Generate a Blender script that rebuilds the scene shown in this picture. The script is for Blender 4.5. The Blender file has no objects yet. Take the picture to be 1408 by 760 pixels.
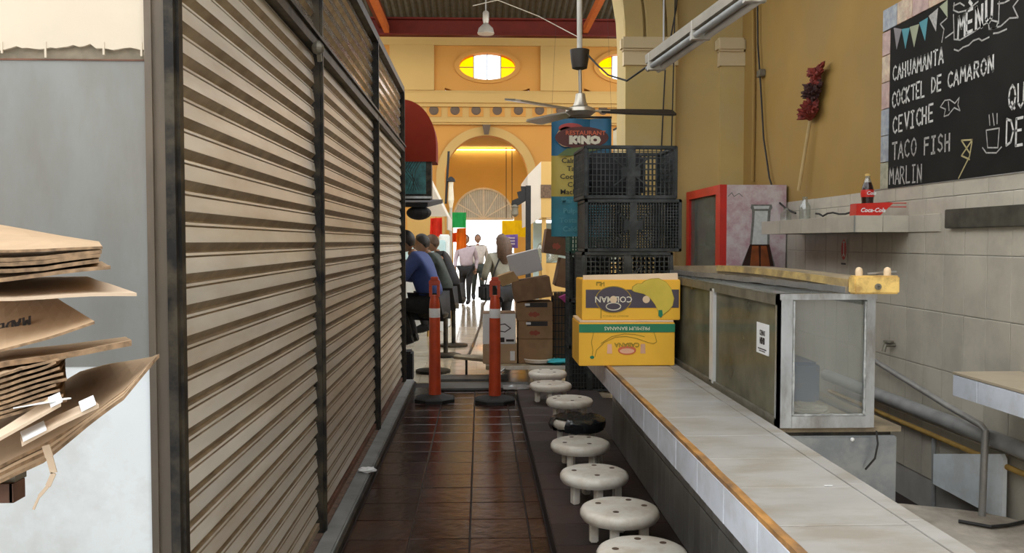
import bpy, bmesh, math, random
from mathutils import Vector, Matrix, Euler, noise
random.seed(7)
sc = bpy.context.scene
col = sc.collection
PI = math.pi
R = math.radians

# ------------------------------------------------------------------ camera
FPX = 1200.0
YAW, PITCH = math.atan(44/FPX), math.atan(48/FPX)
cam_d = bpy.data.cameras.new('camera'); cam = bpy.data.objects.new('camera', cam_d); col.objects.link(cam)
cam_d.sensor_fit = 'HORIZONTAL'; cam_d.sensor_width = 36; cam_d.lens = 36*FPX/1408
cam_d.clip_start = .05; cam_d.clip_end = 400
cam.location = (0, 0, 1.5); cam.rotation_euler = (PI/2-PITCH, 0, -YAW)
sc.camera = cam
CR = Euler((PI/2-PITCH, 0, -YAW)).to_matrix()
# ------------------------------------------------------------------ sky, sun, exposure
w = bpy.data.worlds.new('sky'); sc.world = w; w.use_nodes = True
wn = w.node_tree.nodes; bg = wn['Background']
bg.inputs[0].default_value = (.93, .965, 1, 1); bg.inputs[1].default_value = 4.2
sun_d = bpy.data.lights.new('sun', 'SUN'); sun_d.energy = 6; sun_d.angle = R(.6); sun_d.color = (1, .86, .62)
sun = bpy.data.objects.new('sun', sun_d); col.objects.link(sun); sun.rotation_euler = (R(-66), 0, R(2)); sun.location = (0, 50, 30)
sc.view_settings.view_transform = 'Standard'; sc.view_settings.look = 'None'
sc.view_settings.exposure = -.3; sc.view_settings.gamma = 1; sc.view_settings.use_curve_mapping = False

# ------------------------------------------------------------------ helpers
def ray(px, py): return CR @ Vector(((px-704)/FPX, (380-py)/FPX, -1))
def PY(px, py, Y): d = ray(px, py); t = Y/d.y; return Vector((d.x*t, Y, 1.5+d.z*t))
def PX(px, py, X): d = ray(px, py); t = X/d.x; return Vector((X, d.y*t, 1.5+d.z*t))
def PZ(px, py, Z): d = ray(px, py); t = (Z-1.5)/d.z; return Vector((d.x*t, d.y*t, Z))

MATS = {}
def M(name, c, rough=.6, metal=0, var=.12, scale=6, bump=0, bscale=60, stain=None, samt=.5, sscale=2.5, rand=0, trans=0, stretch=None, spec=.5, emit=0):
    if name in MATS: return MATS[name]
    m = bpy.data.materials.new(name); m.use_nodes = True
    nt = m.node_tree; N = nt.nodes; L = nt.links
    b = N['Principled BSDF']; b.inputs['Roughness'].default_value = rough; b.inputs['Metallic'].default_value = metal
    b.inputs['Specular IOR Level'].default_value = spec
    geo = N.new('ShaderNodeNewGeometry'); vec = geo.outputs['Position']
    if stretch:
        mp = N.new('ShaderNodeMapping'); mp.inputs['Scale'].default_value = stretch; L.new(vec, mp.inputs[0]); vec = mp.outputs[0]
    nz = N.new('ShaderNodeTexNoise'); nz.inputs['Scale'].default_value = scale; nz.inputs['Detail'].default_value = 5; L.new(vec, nz.inputs['Vector'])
    rp = N.new('ShaderNodeValToRGB')
    rp.color_ramp.elements[0].position = .3; rp.color_ramp.elements[1].position = .7
    lo = [max(0, x*(1-var)) for x in c]; hi = [min(1, x*(1+var)) for x in c]
    rp.color_ramp.elements[0].color = (*lo, 1); rp.color_ramp.elements[1].color = (*hi, 1)
    L.new(nz.outputs['Fac'], rp.inputs[0]); out = rp.outputs[0]
    if stain:
        n2 = N.new('ShaderNodeTexNoise'); n2.inputs['Scale'].default_value = sscale; n2.inputs['Detail'].default_value = 8; n2.inputs['Roughness'].default_value = .65
        L.new(vec, n2.inputs['Vector'])
        r2 = N.new('ShaderNodeValToRGB'); r2.color_ramp.elements[0].position = .44; r2.color_ramp.elements[1].position = .62
        r2.color_ramp.elements[0].color = (0, 0, 0, 1); r2.color_ramp.elements[1].color = (samt,)*3+(1,)
        L.new(n2.outputs['Fac'], r2.inputs[0])
        mx = N.new('ShaderNodeMix'); mx.data_type = 'RGBA'; mx.inputs['B'].default_value = (*stain, 1)
        L.new(r2.outputs[0], mx.inputs['Factor']); L.new(out, mx.inputs['A']); out = mx.outputs['Result']
    if rand:
        oi = N.new('ShaderNodeObjectInfo'); mr = N.new('ShaderNodeMapRange'); mr.inputs['To Min'].default_value = 1-rand; mr.inputs['To Max'].default_value = 1+rand
        L.new(oi.outputs['Random'], mr.inputs['Value'])
        vm = N.new('ShaderNodeVectorMath'); vm.operation = 'SCALE'; L.new(out, vm.inputs[0]); L.new(mr.outputs[0], vm.inputs['Scale']); out = vm.outputs[0]
    L.new(out, b.inputs['Base Color'])
    if bump:
        n3 = N.new('ShaderNodeTexNoise'); n3.inputs['Scale'].default_value = bscale; n3.inputs['Detail'].default_value = 4; L.new(vec, n3.inputs['Vector'])
        bp = N.new('ShaderNodeBump'); bp.inputs['Strength'].default_value = bump; bp.inputs['Distance'].default_value = .01
        L.new(n3.outputs['Fac'], bp.inputs['Height']); L.new(bp.outputs[0], b.inputs['Normal'])
    if emit:
        b.inputs['Emission Color'].default_value = (*c, 1); b.inputs['Emission Strength'].default_value = emit
    if trans:   # cloth or paper that lets light through
        tr = N.new('ShaderNodeBsdfTranslucent'); L.new(out, tr.inputs[0])
        ms = N.new('ShaderNodeMixShader'); ms.inputs[0].default_value = trans
        L.new(b.outputs[0], ms.inputs[1]); L.new(tr.outputs[0], ms.inputs[2]); L.new(ms.outputs[0], N['Material Output'].inputs[0])
    MATS[name] = m
    return m
def glass(name, tint, dust=(.5, .5, .45), damt=.25, gloss=.08):
    m = bpy.data.materials.new(name); m.use_nodes = True; nt = m.node_tree; N = nt.nodes; L = nt.links
    N.remove(N['Principled BSDF'])
    t = N.new('ShaderNodeBsdfTransparent'); t.inputs[0].default_value = (*tint, 1)
    d = N.new('ShaderNodeBsdfDiffuse'); d.inputs[0].default_value = (*dust, 1)
    g = N.new('ShaderNodeBsdfGlossy'); g.inputs['Roughness'].default_value = .06
    geo = N.new('ShaderNodeNewGeometry'); nz = N.new('ShaderNodeTexNoise'); nz.inputs['Scale'].default_value = 5; nz.inputs['Detail'].default_value = 6
    L.new(geo.outputs['Position'], nz.inputs['Vector'])
    mr = N.new('ShaderNodeMapRange'); mr.inputs['From Min'].default_value = .3; mr.inputs['From Max'].default_value = .7
    mr.inputs['To Min'].default_value = damt*.6; mr.inputs['To Max'].default_value = min(1, damt*1.4); L.new(nz.outputs['Fac'], mr.inputs['Value'])
    a = N.new('ShaderNodeMixShader'); L.new(mr.outputs[0], a.inputs[0]); L.new(t.outputs[0], a.inputs[1]); L.new(d.outputs[0], a.inputs[2])
    c = N.new('ShaderNodeMixShader'); c.inputs[0].default_value = gloss; L.new(a.outputs[0], c.inputs[1]); L.new(g.outputs[0], c.inputs[2])
    L.new(c.outputs[0], N['Material Output'].inputs[0]); MATS[name] = m
    return m

WM = {}
def tag(o, label=None, cat=None, group=None, kind=None):
    if label: o['label'] = label
    if cat: o['category'] = cat
    if group: o['group'] = group
    if kind: o['kind'] = kind
    return o
def thing(name, label, cat, loc=(0, 0, 0), rz=0, group=None):
    o = bpy.data.objects.new(name, None); col.objects.link(o); o.empty_display_size = .1
    o.location = loc; o.rotation_euler = (0, 0, rz)
    WM[o.name] = Matrix.Translation(Vector(loc)) @ Matrix.Rotation(rz, 4, 'Z')
    return tag(o, label, cat, group)
class MB:
    """collects vertices and faces; build() links them as one mesh object"""
    def __init__(s): s.v = []; s.f = []; s.mi = []
    def add(s, vs, fs, T=None, mi=0):
        n = len(s.v); s.v += [(T @ Vector(p)) if T else Vector(p) for p in vs]
        s.f += [tuple(i+n for i in f) for f in fs]; s.mi += [mi]*len(fs); return s
    def box(s, x0, x1, y0, y1, z0, z1, T=None, mi=0):
        vs = [(x, y, z) for z in (z0, z1) for y in (y0, y1) for x in (x0, x1)]
        return s.add(vs, [(0, 2, 3, 1), (4, 5, 7, 6), (0, 1, 5, 4), (2, 6, 7, 3), (0, 4, 6, 2), (1, 3, 7, 5)], T, mi)
    def bbox(s, x0, x1, y0, y1, z0, z1, b=.01, T=None, mi=0):     # box with chamfered edges
        bm = bmesh.new(); bmesh.ops.create_cube(bm, size=1)
        for v in bm.verts: v.co = Vector(((x0+x1)/2+v.co.x*(x1-x0), (y0+y1)/2+v.co.y*(y1-y0), (z0+z1)/2+v.co.z*(z1-z0)))
        bmesh.ops.bevel(bm, geom=bm.edges[:], offset=b, segments=2, affect='EDGES')
        bm.verts.index_update(); s.add([v.co.copy() for v in bm.verts], [[v.index for v in f.verts] for f in bm.faces], T, mi); bm.free(); return s
    def bar(s, a, b, wd, ht, up=(0, 0, 1), mi=0):                     # square bar between two points
        a = Vector(a); b = Vector(b); d = (b-a); l = d.length; z = d.normalized(); x = z.cross(Vector(up))
        if x.length < 1e-4: x = z.cross(Vector((1, 0, 0)))
        x.normalize(); y = z.cross(x)
        T = Matrix((x, y, z)).transposed().to_4x4(); T.translation = a
        return s.box(-wd/2, wd/2, -ht/2, ht/2, 0, l, T, mi)
    def tube(s, path, r, n=8, mi=0):
        P = [Vector(p) for p in path]; rs = r if isinstance(r, (list, tuple)) else [r]*len(P)
        rings = []; prev = None
        for i, p in enumerate(P):
            t = (P[min(i+1, len(P)-1)]-P[max(i-1, 0)]).normalized()
            u = prev - t*prev.dot(t) if prev else t.cross(Vector((0, 0, 1)))
            if u.length < 1e-3: u = t.cross(Vector((1, 0, 0)))
            u.normalize(); prev = u; v = t.cross(u)
            rings.append([p+(u*math.cos(2*PI*k/n)+v*math.sin(2*PI*k/n))*rs[i] for k in range(n)])
        vs = [q for g in rings for q in g]; fs = []
        for i in range(len(P)-1):
            for k in range(n): fs.append((i*n+k, i*n+(k+1) % n, (i+1)*n+(k+1) % n, (i+1)*n+k))
        fs.append(tuple(range(n))[::-1]); fs.append(tuple((len(P)-1)*n+k for k in range(n)))
        return s.add(vs, fs, None, mi)
    def lathe(s, prof, n=24, T=None, mi=0, wob=None):                 # profile of (r, z), closed at both ends
        vs = []; fs = []
        for (r, z) in prof:
            for k in range(n):
                a = 2*PI*k/n; q = Vector((r*math.cos(a), r*math.sin(a), z))
                if wob: q = wob(q)
                vs.append(q)
        for i in range(len(prof)-1):
            for k in range(n): fs.append((i*n+k, i*n+(k+1) % n, (i+1)*n+(k+1) % n, (i+1)*n+k))
        fs.append(tuple(range(n))[::-1]); fs.append(tuple((len(prof)-1)*n+k for k in range(n)))
        return s.add(vs, fs, T, mi)
    def prism(s, poly, t, T=None, mi=0):                              # polygon in XY pushed by t along Z
        n = len(poly); vs = [(x, y, 0) for x, y in poly]+[(x, y, t) for x, y in poly]
        return s.add(vs, [tuple(range(n))[::-1], tuple(range(n, 2*n))]+[(k, (k+1) % n, n+(k+1) % n, n+k) for k in range(n)], T, mi)
    def sphere(s, c, r, n=10, T=None, mi=0, f=None):
        r = r if isinstance(r, (list, tuple)) else (r, r, r); vs = []; fs = []; m = n
        for i in range(n+1):
            th = PI*(.02+.96*i/n)
            for k in range(m):
                a = 2*PI*k/m; q = Vector((math.sin(th)*math.cos(a), math.sin(th)*math.sin(a), math.cos(th)))
                if f: q = f(q)
                vs.append(Vector(c)+Vector((q.x*r[0], q.y*r[1], q.z*r[2])))
        for i in range(n):
            for k in range(m): fs.append((i*m+k, (i+1)*m+k, (i+1)*m+(k+1) % m, i*m+(k+1) % m))
        fs.append(tuple(range(m))); fs.append(tuple(n*m+k for k in range(m))[::-1])
        return s.add(vs, fs, T, mi)
    def build(s, name, mat, parent=None, smooth=False, label=None):
        mats = mat if isinstance(mat, (list, tuple)) else [mat]
        if parent is not None and parent.name in WM:
            W = WM[parent.name]; Wi = W.inverted(); pts = [Wi @ p for p in s.v]; org = None
        else:
            xs = [p.x for p in s.v]; ys = [p.y for p in s.v]; zs = [p.z for p in s.v]
            org = Vector(((min(xs)+max(xs))/2, (min(ys)+max(ys))/2, min(zs))); pts = [p-org for p in s.v]; W = Matrix.Translation(org)
        me = bpy.data.meshes.new(name); me.from_pydata([tuple(p) for p in pts], [], s.f)
        for m in mats: me.materials.append(m)
        if len(mats) > 1: me.polygons.foreach_set('material_index', s.mi)
        if smooth:
            me.polygons.foreach_set('use_smooth', [True]*len(me.polygons))
            try: me.set_sharp_from_angle(angle=R(40))
            except Exception: pass
        me.update()
        o = bpy.data.objects.new(name, me); col.objects.link(o)
        if org is not None: o.location = org
        if parent is not None: o.parent = parent
        WM[o.name] = W
        if label: o['label'] = label
        return o
def struct(o): o['kind'] = 'structure'; return o
def lb(T): return T                                                    # readability
def plane_T(o, u, v):                                                 # maps (x,y,0) to o + x*u + y*v
    u = Vector(u); v = Vector(v); n = u.cross(v); T = Matrix((u, v, n)).transposed().to_4x4(); T.translation = Vector(o); return T

def evaluated(ob):
    dg = bpy.context.evaluated_depsgraph_get(); me = bpy.data.meshes.new_from_object(ob.evaluated_get(dg))
    v = [x.co.copy() for x in me.vertices]; f = [tuple(p.vertices) for p in me.polygons]; bpy.data.meshes.remove(me); return v, f
def text_geo(s, size, bold=0, shear=0, sx=1):
    c = bpy.data.curves.new('t', 'FONT'); c.body = s; c.size = size; c.offset = bold; c.shear = shear; c.align_x = 'CENTER'; c.align_y = 'CENTER'; c.resolution_u = 2
    ob = bpy.data.objects.new('t', c); col.objects.link(ob); v, f = evaluated(ob); bpy.data.objects.remove(ob); bpy.data.curves.remove(c)
    return [Vector((p.x*sx, p.y, p.z)) for p in v], f
STROKE = {'A': [[(0, 0), (.3, 1), (.6, 0)], [(.1, .35), (.5, .35)]], 'B': [[(0, 0), (0, 1), (.4, .95), (.45, .75), (.35, .53), (0, .5)], [(.35, .53), (.55, .3), (.4, .03), (0, 0)]],
 'C': [[(.55, .85), (.35, 1), (.1, .85), (0, .5), (.1, .15), (.35, 0), (.55, .15)]], 'D': [[(0, 0), (0, 1), (.35, .9), (.55, .5), (.35, .1), (0, 0)]],
 'E': [[(.5, 1), (0, 1), (0, 0), (.5, 0)], [(0, .5), (.4, .5)]], 'F': [[(.5, 1), (0, 1), (0, 0)], [(0, .55), (.4, .55)]],
 'H': [[(0, 0), (0, 1)], [(.5, 0), (.5, 1)], [(0, .5), (.5, .5)]], 'I': [[(.25, 0), (.25, 1)], [(.05, 1), (.45, 1)], [(.05, 0), (.45, 0)]],
 'K': [[(0, 0), (0, 1)], [(.5, 1), (0, .45), (.55, 0)]], 'L': [[(0, 1), (0, 0), (.5, 0)]], 'M': [[(0, 0), (.05, 1), (.3, .4), (.55, 1), (.6, 0)]],
 'N': [[(0, 0), (0, 1), (.5, 0), (.5, 1)]], 'O': [[(.3, 1), (.08, .82), (0, .5), (.08, .18), (.3, 0), (.5, .18), (.58, .5), (.5, .82), (.3, 1)]],
 'Q': [[(.3, 1), (.08, .82), (0, .5), (.08, .18), (.3, 0), (.5, .18), (.58, .5), (.5, .82), (.3, 1)], [(.35, .25), (.6, -.05)]],
 'R': [[(0, 0), (0, 1), (.4, .95), (.48, .72), (.35, .5), (0, .48)], [(.2, .48), (.55, 0)]], 'S': [[(.5, .85), (.28, 1), (.05, .82), (.1, .58), (.42, .42), (.5, .18), (.25, 0), (0, .15)]],
 'T': [[(0, 1), (.6, 1)], [(.3, 1), (.3, 0)]], 'U': [[(0, 1), (.03, .2), (.25, 0), (.47, .2), (.5, 1)]], 'V': [[(0, 1), (.28, 0), (.55, 1)]], "Y": [[(0, 1), (.27, .5), (.55, 1)], [(.27, .5), (.27, 0)]]}
def ribbon(mb, pts, wd, T):
    for a, b in zip(pts[:-1], pts[1:]):
        a = Vector(a); b = Vector(b); d = (b-a); l = d.length
        if l < 1e-6: continue
        d /= l; n = Vector((-d.y, d.x))*wd/2; a = a-d*wd*.3; b = b+d*wd*.3
        mb.add([(*(a-n), 0), (*(b-n), 0), (*(b+n), 0), (*(a+n), 0)], [(0, 1, 2, 3)], T)
def chalk(mb, s, x, y, h, length, wd, T, slope=0):
    adv = length/len(s)
    for i, ch in enumerate(s):
        for st in STROKE.get(ch, []):
            jx = random.uniform(-.04, .04)*h; jy = random.uniform(-.03, .05)*h
            ribbon(mb, [(x+i*adv+px*adv*1.25+jx, y+slope*i*adv+py*h+jy) for px, py in st], wd*random.uniform(.85, 1.15), T)

UNIT = {}
def unit_tile(mat, ch=.012):
    """shared chamfered slab, 1 x 1 x 1 with its top at z = 0"""
    k = mat.name
    if k not in UNIT:
        me = bpy.data.meshes.new('tile'); c = ch
        vs = [(-.5, -.5, -1), (.5, -.5, -1), (.5, .5, -1), (-.5, .5, -1), (-.5, -.5, -.15), (.5, -.5, -.15), (.5, .5, -.15), (-.5, .5, -.15),
              (-.5+c, -.5+c, 0), (.5-c, -.5+c, 0), (.5-c, .5-c, 0), (-.5+c, .5-c, 0)]
        fs = [(8, 9, 10, 11)]+[(4+i, 4+(i+1) % 4, 8+(i+1) % 4, 8+i) for i in range(4)]+[(i, (i+1) % 4, 4+(i+1) % 4, 4+i) for i in range(4)]
        me.from_pydata(vs, [], fs); me.materials.append(mat); UNIT[k] = me
    return UNIT[k]
def tile(parent, mat, c, sx, sy, t=.008, face='Z', name='tile'):
    """one tile: centre of its face at c, size sx by sy; face Z up, X facing -X, Y facing -Y"""
    o = bpy.data.objects.new(name, unit_tile(mat)); col.objects.link(o); o.parent = parent
    W = WM[parent.name]; c = Vector(c)+Vector((random.uniform(-1, 1), random.uniform(-1, 1), random.uniform(-1, 1)))*.0006
    if face == 'Z': Rm = Matrix.Rotation(random.uniform(-.003, .003), 4, 'X')
    elif face == 'X': Rm = Matrix(((0, 0, -1, 0), (-1, 0, 0, 0), (0, 1, 0, 0), (0, 0, 0, 1)))
    else: Rm = Matrix(((1, 0, 0, 0), (0, 0, -1, 0), (0, 1, 0, 0), (0, 0, 0, 1)))
    o.matrix_local = W.inverted() @ Matrix.Translation(c) @ Rm @ Matrix.Diagonal((sx, sy, t, 1))
    return o

# ------------------------------------------------------------------ materials
m_grout = M('dark_grout', (.018, .01, .009), .6)
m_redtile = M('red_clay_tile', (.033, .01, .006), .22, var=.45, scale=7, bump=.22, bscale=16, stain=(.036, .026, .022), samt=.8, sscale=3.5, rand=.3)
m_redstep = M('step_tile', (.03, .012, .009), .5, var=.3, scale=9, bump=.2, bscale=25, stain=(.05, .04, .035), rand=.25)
m_cream_floor = M('cream_floor_tile', (.5, .42, .3), .16, var=.12, scale=5, bump=.06, bscale=8, stain=(.3, .22, .14), samt=.4, rand=.08)
m_walltile = M('grey_wall_tile', (.52, .475, .385), .3, var=.06, scale=3, stain=(.33, .3, .25), samt=.45, sscale=4, rand=.035)
m_whitetile = M('white_glazed_tile', (.66, .69, .75), .2, var=.06, scale=6, stain=(.5, .5, .49), samt=.45, sscale=9, rand=.04)
m_toptile = M('marbled_counter_tile', (.385, .37, .345), .35, var=.08, scale=4, stain=(.26, .22, .16), samt=.6, sscale=3.5, rand=.04, stretch=(1, 2.2, 1))
m_basetile = M('narrow_grey_tile', (.19, .185, .175), .4, var=.15, scale=8, stain=(.14, .13, .11), rand=.2)
m_wgrout = M('pale_grout', (.36, .34, .31), .9)
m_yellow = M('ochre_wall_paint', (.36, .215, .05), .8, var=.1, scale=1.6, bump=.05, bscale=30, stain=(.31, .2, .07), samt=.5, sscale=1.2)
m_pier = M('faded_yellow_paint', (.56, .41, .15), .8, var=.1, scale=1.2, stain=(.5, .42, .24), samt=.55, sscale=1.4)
m_pier2 = M('greyed_yellow_paint', (.56, .41, .165), .8, var=.1, scale=1.2, stain=(.46, .36, .17), samt=.5, sscale=1.6)
m_mould = M('stone_cream_paint', (.62, .5, .3), .75, var=.08, scale=2)
m_hallcream = M('hall_cream_paint', (.55, .355, .115), .75, var=.04, scale=1)
m_peach = M('hall_peach_paint', (.58, .275, .052), .75, var=.04, scale=1)
m_orange = M('annex_orange_paint', (.74, .5, .14), .75, var=.04, scale=1)
m_roundel = M('roundel_brown', (.12, .08, .05), .7)
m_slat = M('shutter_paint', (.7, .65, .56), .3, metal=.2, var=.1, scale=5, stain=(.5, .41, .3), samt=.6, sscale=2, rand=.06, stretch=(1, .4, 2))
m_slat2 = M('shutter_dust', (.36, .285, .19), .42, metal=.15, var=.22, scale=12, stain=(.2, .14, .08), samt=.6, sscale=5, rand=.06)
m_slatsh = M('shutter_bare_metal', (.62, .58, .52), .18, metal=.7, var=.2, scale=8, stain=(.2, .17, .13), sscale=6, rand=.08)
m_black = M('black_steel', (.012, .011, .01), .45, spec=.3, var=.4, scale=10, stain=(.1, .08, .05), samt=.6, sscale=8)
m_taupe = M('taupe_steel', (.13, .1, .068), .55, var=.25, scale=12, stain=(.08, .065, .05), samt=.6, sscale=4, stretch=(1, 1, .3))
m_rust = M('rusty_steel', (.16, .07, .04), .8, var=.4, scale=14, bump=.3, stain=(.06, .04, .03))
m_greypanel = M('grey_sheet_metal', (.235, .238, .225), .45, metal=.2, var=.1, scale=2.5, stain=(.19, .175, .145), samt=.6, sscale=2.2, stretch=(1.6, 1, .5))
m_whitepanel = M('white_painted_panel', (.8, .85, .87), .45, var=.05, scale=3, stain=(.6, .6, .57), samt=.5, sscale=5)
m_plaster = M('cream_plaster', (.68, .585, .45), .8, var=.05, scale=4, bump=.1, bscale=20, stain=(.58, .52, .43), samt=.35)
m_peel = M('bare_cement', (.25, .21, .15), .9, var=.3, scale=20, bump=.3)
m_card = M('cardboard', (.45, .31, .185), .85, var=.1, scale=7, bump=.06, bscale=120, rand=.14)
m_card2 = M('pale_cardboard', (.58, .44, .31), .85, var=.08, scale=7, rand=.06)
m_cardedge = M('cardboard_edge', (.26, .165, .09), .9, var=.45, scale=60)
m_cardd = M('dark_cardboard', (.2, .115, .06), .85, var=.2, scale=9, rand=.12)
m_label = M('white_paper', (.8, .8, .79), .6, var=.05)
m_ink = M('dark_ink', (.03, .025, .025), .7)
m_bollard = M('orange_plastic', (.62, .075, .02), .38, var=.08, scale=5, stain=(.35, .05, .02), samt=.4, sscale=9)
m_reflect = M('reflective_band', (.78, .78, .76), .3, var=.06, scale=30)
m_rubber = M('black_rubber', (.016, .016, .015), .65, var=.3)
m_stool = M('chipped_white_paint', (.84, .79, .69), .32, var=.05, scale=9, stain=(.56, .44, .31), samt=.55, sscale=7)
m_peg = M('worn_brown_wood', (.12, .075, .045), .8, var=.4, scale=30)
m_bag = M('black_plastic_bag', (.02, .022, .024), .18, var=.3, bump=.9, bscale=26)
m_trim = M('varnished_wood_edging', (.4, .2, .06), .5, var=.35, scale=30, stain=(.12, .09, .07), samt=.9, sscale=6, stretch=(1, .5, 1))
m_alu = M('worn_aluminium', (.5, .52, .53), .33, metal=.8, var=.22, scale=9, stain=(.24, .22, .19), samt=.75, sscale=8, stretch=(1, 1, .4))
m_putty = M('old_putty', (.36, .37, .36), .8, var=.35, scale=40, bump=.4)
m_dkalu = M('grimy_metal', (.17, .155, .12), .5, metal=.4, var=.3, scale=12, stain=(.3, .28, .22), sscale=10)
m_steel = M('stained_steel', (.25, .275, .29), .38, metal=.6, var=.25, scale=4, stain=(.42, .43, .42), samt=.6, sscale=9)
g_side = glass('dusty_olive_glass', (.34, .34, .27), (.2, .185, .125), .62, .07)
g_end = glass('smeared_glass', (.88, .9, .88), (.5, .51, .49), .14, .05)
g_door = glass('fridge_glass', (.75, .78, .75), (.4, .42, .38), .15, .1)
g_yellow = glass('amber_glass', (1, .62, .0), (1, .6, .0), .1, .03)
g_clear = glass('clear_glass', (.95, .97, 1), (.9, .9, .9), .05, .03)
g_bottle = glass('bottle_glass', (.75, .78, .75), (.6, .6, .55), .15, .12)
m_yelwood = M('yellow_painted_wood', (.8, .55, .17), .6, var=.15, scale=8, stain=(.3, .16, .05), samt=.7, sscale=14, bump=.1)
m_oldwood = M('grimy_board', (.3, .24, .15), .7, var=.3, scale=10, stain=(.15, .12, .09), samt=.7, sscale=7, stretch=(1, .5, 1))
m_pegw = M('bare_wood', (.7, .52, .32), .7, var=.15, scale=20)
m_red = M('red_enamel', (.6, .025, .015), .35, var=.1, stain=(.4, .02, .01))
m_frpanel = M('floral_white_panel', (.62, .55, .54), .45, var=.06, scale=6, stain=(.42, .17, .22), samt=.7, sscale=7)
m_cola = M('cola_brown', (.28, .07, .015), .3, var=.5, scale=9)
m_coladk = M('dark_cola', (.035, .012, .008), .15, var=.3)
m_gprint = M('printed_glass_grey', (.6, .62, .6), .4, var=.12, scale=30)
m_gprintd = M('printed_glass_outline', (.17, .17, .15), .5, var=.3, scale=30)
m_grey = M('grey_pipe', (.3, .3, .29), .45, var=.2, scale=10)
m_galv = M('galvanised_pipe', (.38, .37, .35), .4, metal=.5, var=.2, scale=10)
m_yelpipe = M('yellow_gas_pipe', (.4, .24, .05), .5, var=.25, scale=14)
m_conc = M('rough_concrete', (.58, .51, .42), .9, var=.2, scale=7, bump=.4, bscale=25, stain=(.24, .19, .14), samt=.7)
m_kerb = M('kerb_concrete', (.2, .2, .19), .75, var=.2, scale=8, bump=.15, bscale=30)
m_dirt = M('brown_dirt', (.09, .05, .03), .9, var=.5, scale=20, bump=.5)
m_board = M('blackboard', (.012, .011, .009), .8, var=.4, scale=3, spec=.2)
m_chalk = M('chalk_white', (.62, .6, .56), .9, var=.2, scale=60)
m_chalkd = M('chalk_faint', (.42, .4, .37), .9, var=.3, scale=60)
m_chalkteal = M('chalk_teal', (.1, .3, .34), .9)
m_chalkgreen = M('chalk_green', (.34, .36, .24), .9)
m_chalkgrey = M('chalk_mauve', (.26, .24, .24), .9)
m_chalky = M('chalk_yellow', (.5, .42, .2), .9)
m_crate = M('dark_plastic', (.026, .031, .031), .5, var=.3, scale=14, stain=(.085, .09, .09), samt=.55, sscale=9, spec=.25)
m_crateg = M('green_plastic', (.02, .09, .07), .4, var=.3)
m_banana = M('yellow_carton', (.88, .48, .035), .65, var=.05, scale=4, stain=(.8, .42, .035), samt=.5)
m_banana_b = M('print_banana', (.62, .47, .06), .7)
m_cartonpale = M('carton_pale_edge', (.75, .56, .36), .8, var=.08)
m_charcoal = M('print_charcoal', (.075, .06, .075), .7)
m_green = M('print_green', (.02, .19, .09), .7)
m_pink = M('print_pink', (.72, .4, .25), .7)
m_redprint = M('print_red', (.6, .13, .06), .7)
m_cream = M('print_cream', (.75, .7, .55), .7)
m_gold = M('print_outline', (.36, .24, .02), .7)
m_roof = M('dark_corrugated_roof', (.05, .045, .03), .7, var=.3)
m_redsteel = M('red_oxide_steel', (.1, .01, .005), .6, var=.15, scale=3, spec=.2)
m_sunsteel = M('sunlit_red_steel', (.42, .1, .02), .6, var=.1, spec=.2)  # lit copy of the red steel, sunlight put into the colour
m_lampgrey = M('lamp_grey', (.45, .42, .36), .4, metal=.3)
m_fan = M('fan_metal', (.42, .38, .31), .3, metal=.6, var=.15)
m_fandk = M('fan_blade_dark', (.028, .02, .014), .5, var=.3)
m_conduit = M('pale_conduit', (.5, .47, .4), .5)
m_tubegl = M('fluorescent_glass', (.6, .56, .5), .25)
m_wire = M('black_wire', (.02, .018, .016), .6)
m_awnred = M('oxblood_awning', (.2, .02, .008), .7, var=.12, scale=3, spec=.15)
m_awnwhite = M('white_awning_cloth', (.75, .7, .62), .8, var=.06, scale=3, trans=.3)
m_teal = M('teal_glass_sign', (.03, .14, .15), .3, var=.5, scale=14)  # mottled teal glass colour
m_cyan = M('pale_blue_light_tint', (.55, .75, .8), .4, var=.05)  # bluish stall light put into a plain colour, nothing glows
m_skin = M('brown_skin', (.3, .155, .09), .55, var=.08)
m_hair = M('black_hair', (.018, .014, .012), .55, var=.3, scale=40)
m_hairb = M('brown_hair', (.09, .05, .03), .55, var=.3, scale=40)
m_blue = M('blue_jacket_cloth', (.035, .06, .19), .8, var=.12, scale=20)
m_dark = M('dark_cloth', (.017, .017, .019), .85, var=.3, scale=20)
m_grn = M('dark_green_cloth', (.035, .045, .04), .85, var=.3, scale=20)
m_olive = M('grey_green_cloth', (.26, .25, .2), .85, var=.12, scale=20)
m_lav = M('lavender_cloth', (.5, .42, .48), .85, var=.08, scale=20)
m_beige = M('beige_cloth', (.55, .5, .46), .85, var=.12, scale=20)
m_pl_red = M('red_tissue_paper', (.75, .05, .02), .8, trans=.5)
m_pl_green = M('green_tissue_paper', (.03, .5, .13), .8, trans=.5)
m_pl_orange = M('orange_tissue_paper', (.9, .3, .02), .8, trans=.5)
m_pl_yellow = M('yellow_tissue_paper', (.95, .68, .0), .8, trans=.6)
m_purple = M('purple_sign', (.2, .12, .42), .6)
m_turq = M('turquoise_plastic', (.02, .36, .4), .4)
m_magenta = M('magenta_plastic', (.4, .05, .2), .5)
m_foil = M('silver_foil', (.42, .42, .42), .3, metal=.7, bump=.8, bscale=20)
m_ground = M('street_paving', (.6, .6, .59), .85, var=.1, scale=2)
m_bann_blue = M('banner_blue', (.015, .14, .26), .45, var=.2, scale=3)
m_bann_yel = M('banner_yellow', (.52, .4, .08), .45, var=.12, scale=3)
m_bann_teal = M('banner_teal', (.03, .2, .26), .45, var=.25, scale=5)
m_feather = M('red_feathers', (.2, .025, .015), .8, var=.5, scale=30, bump=1, bscale=50)
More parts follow.
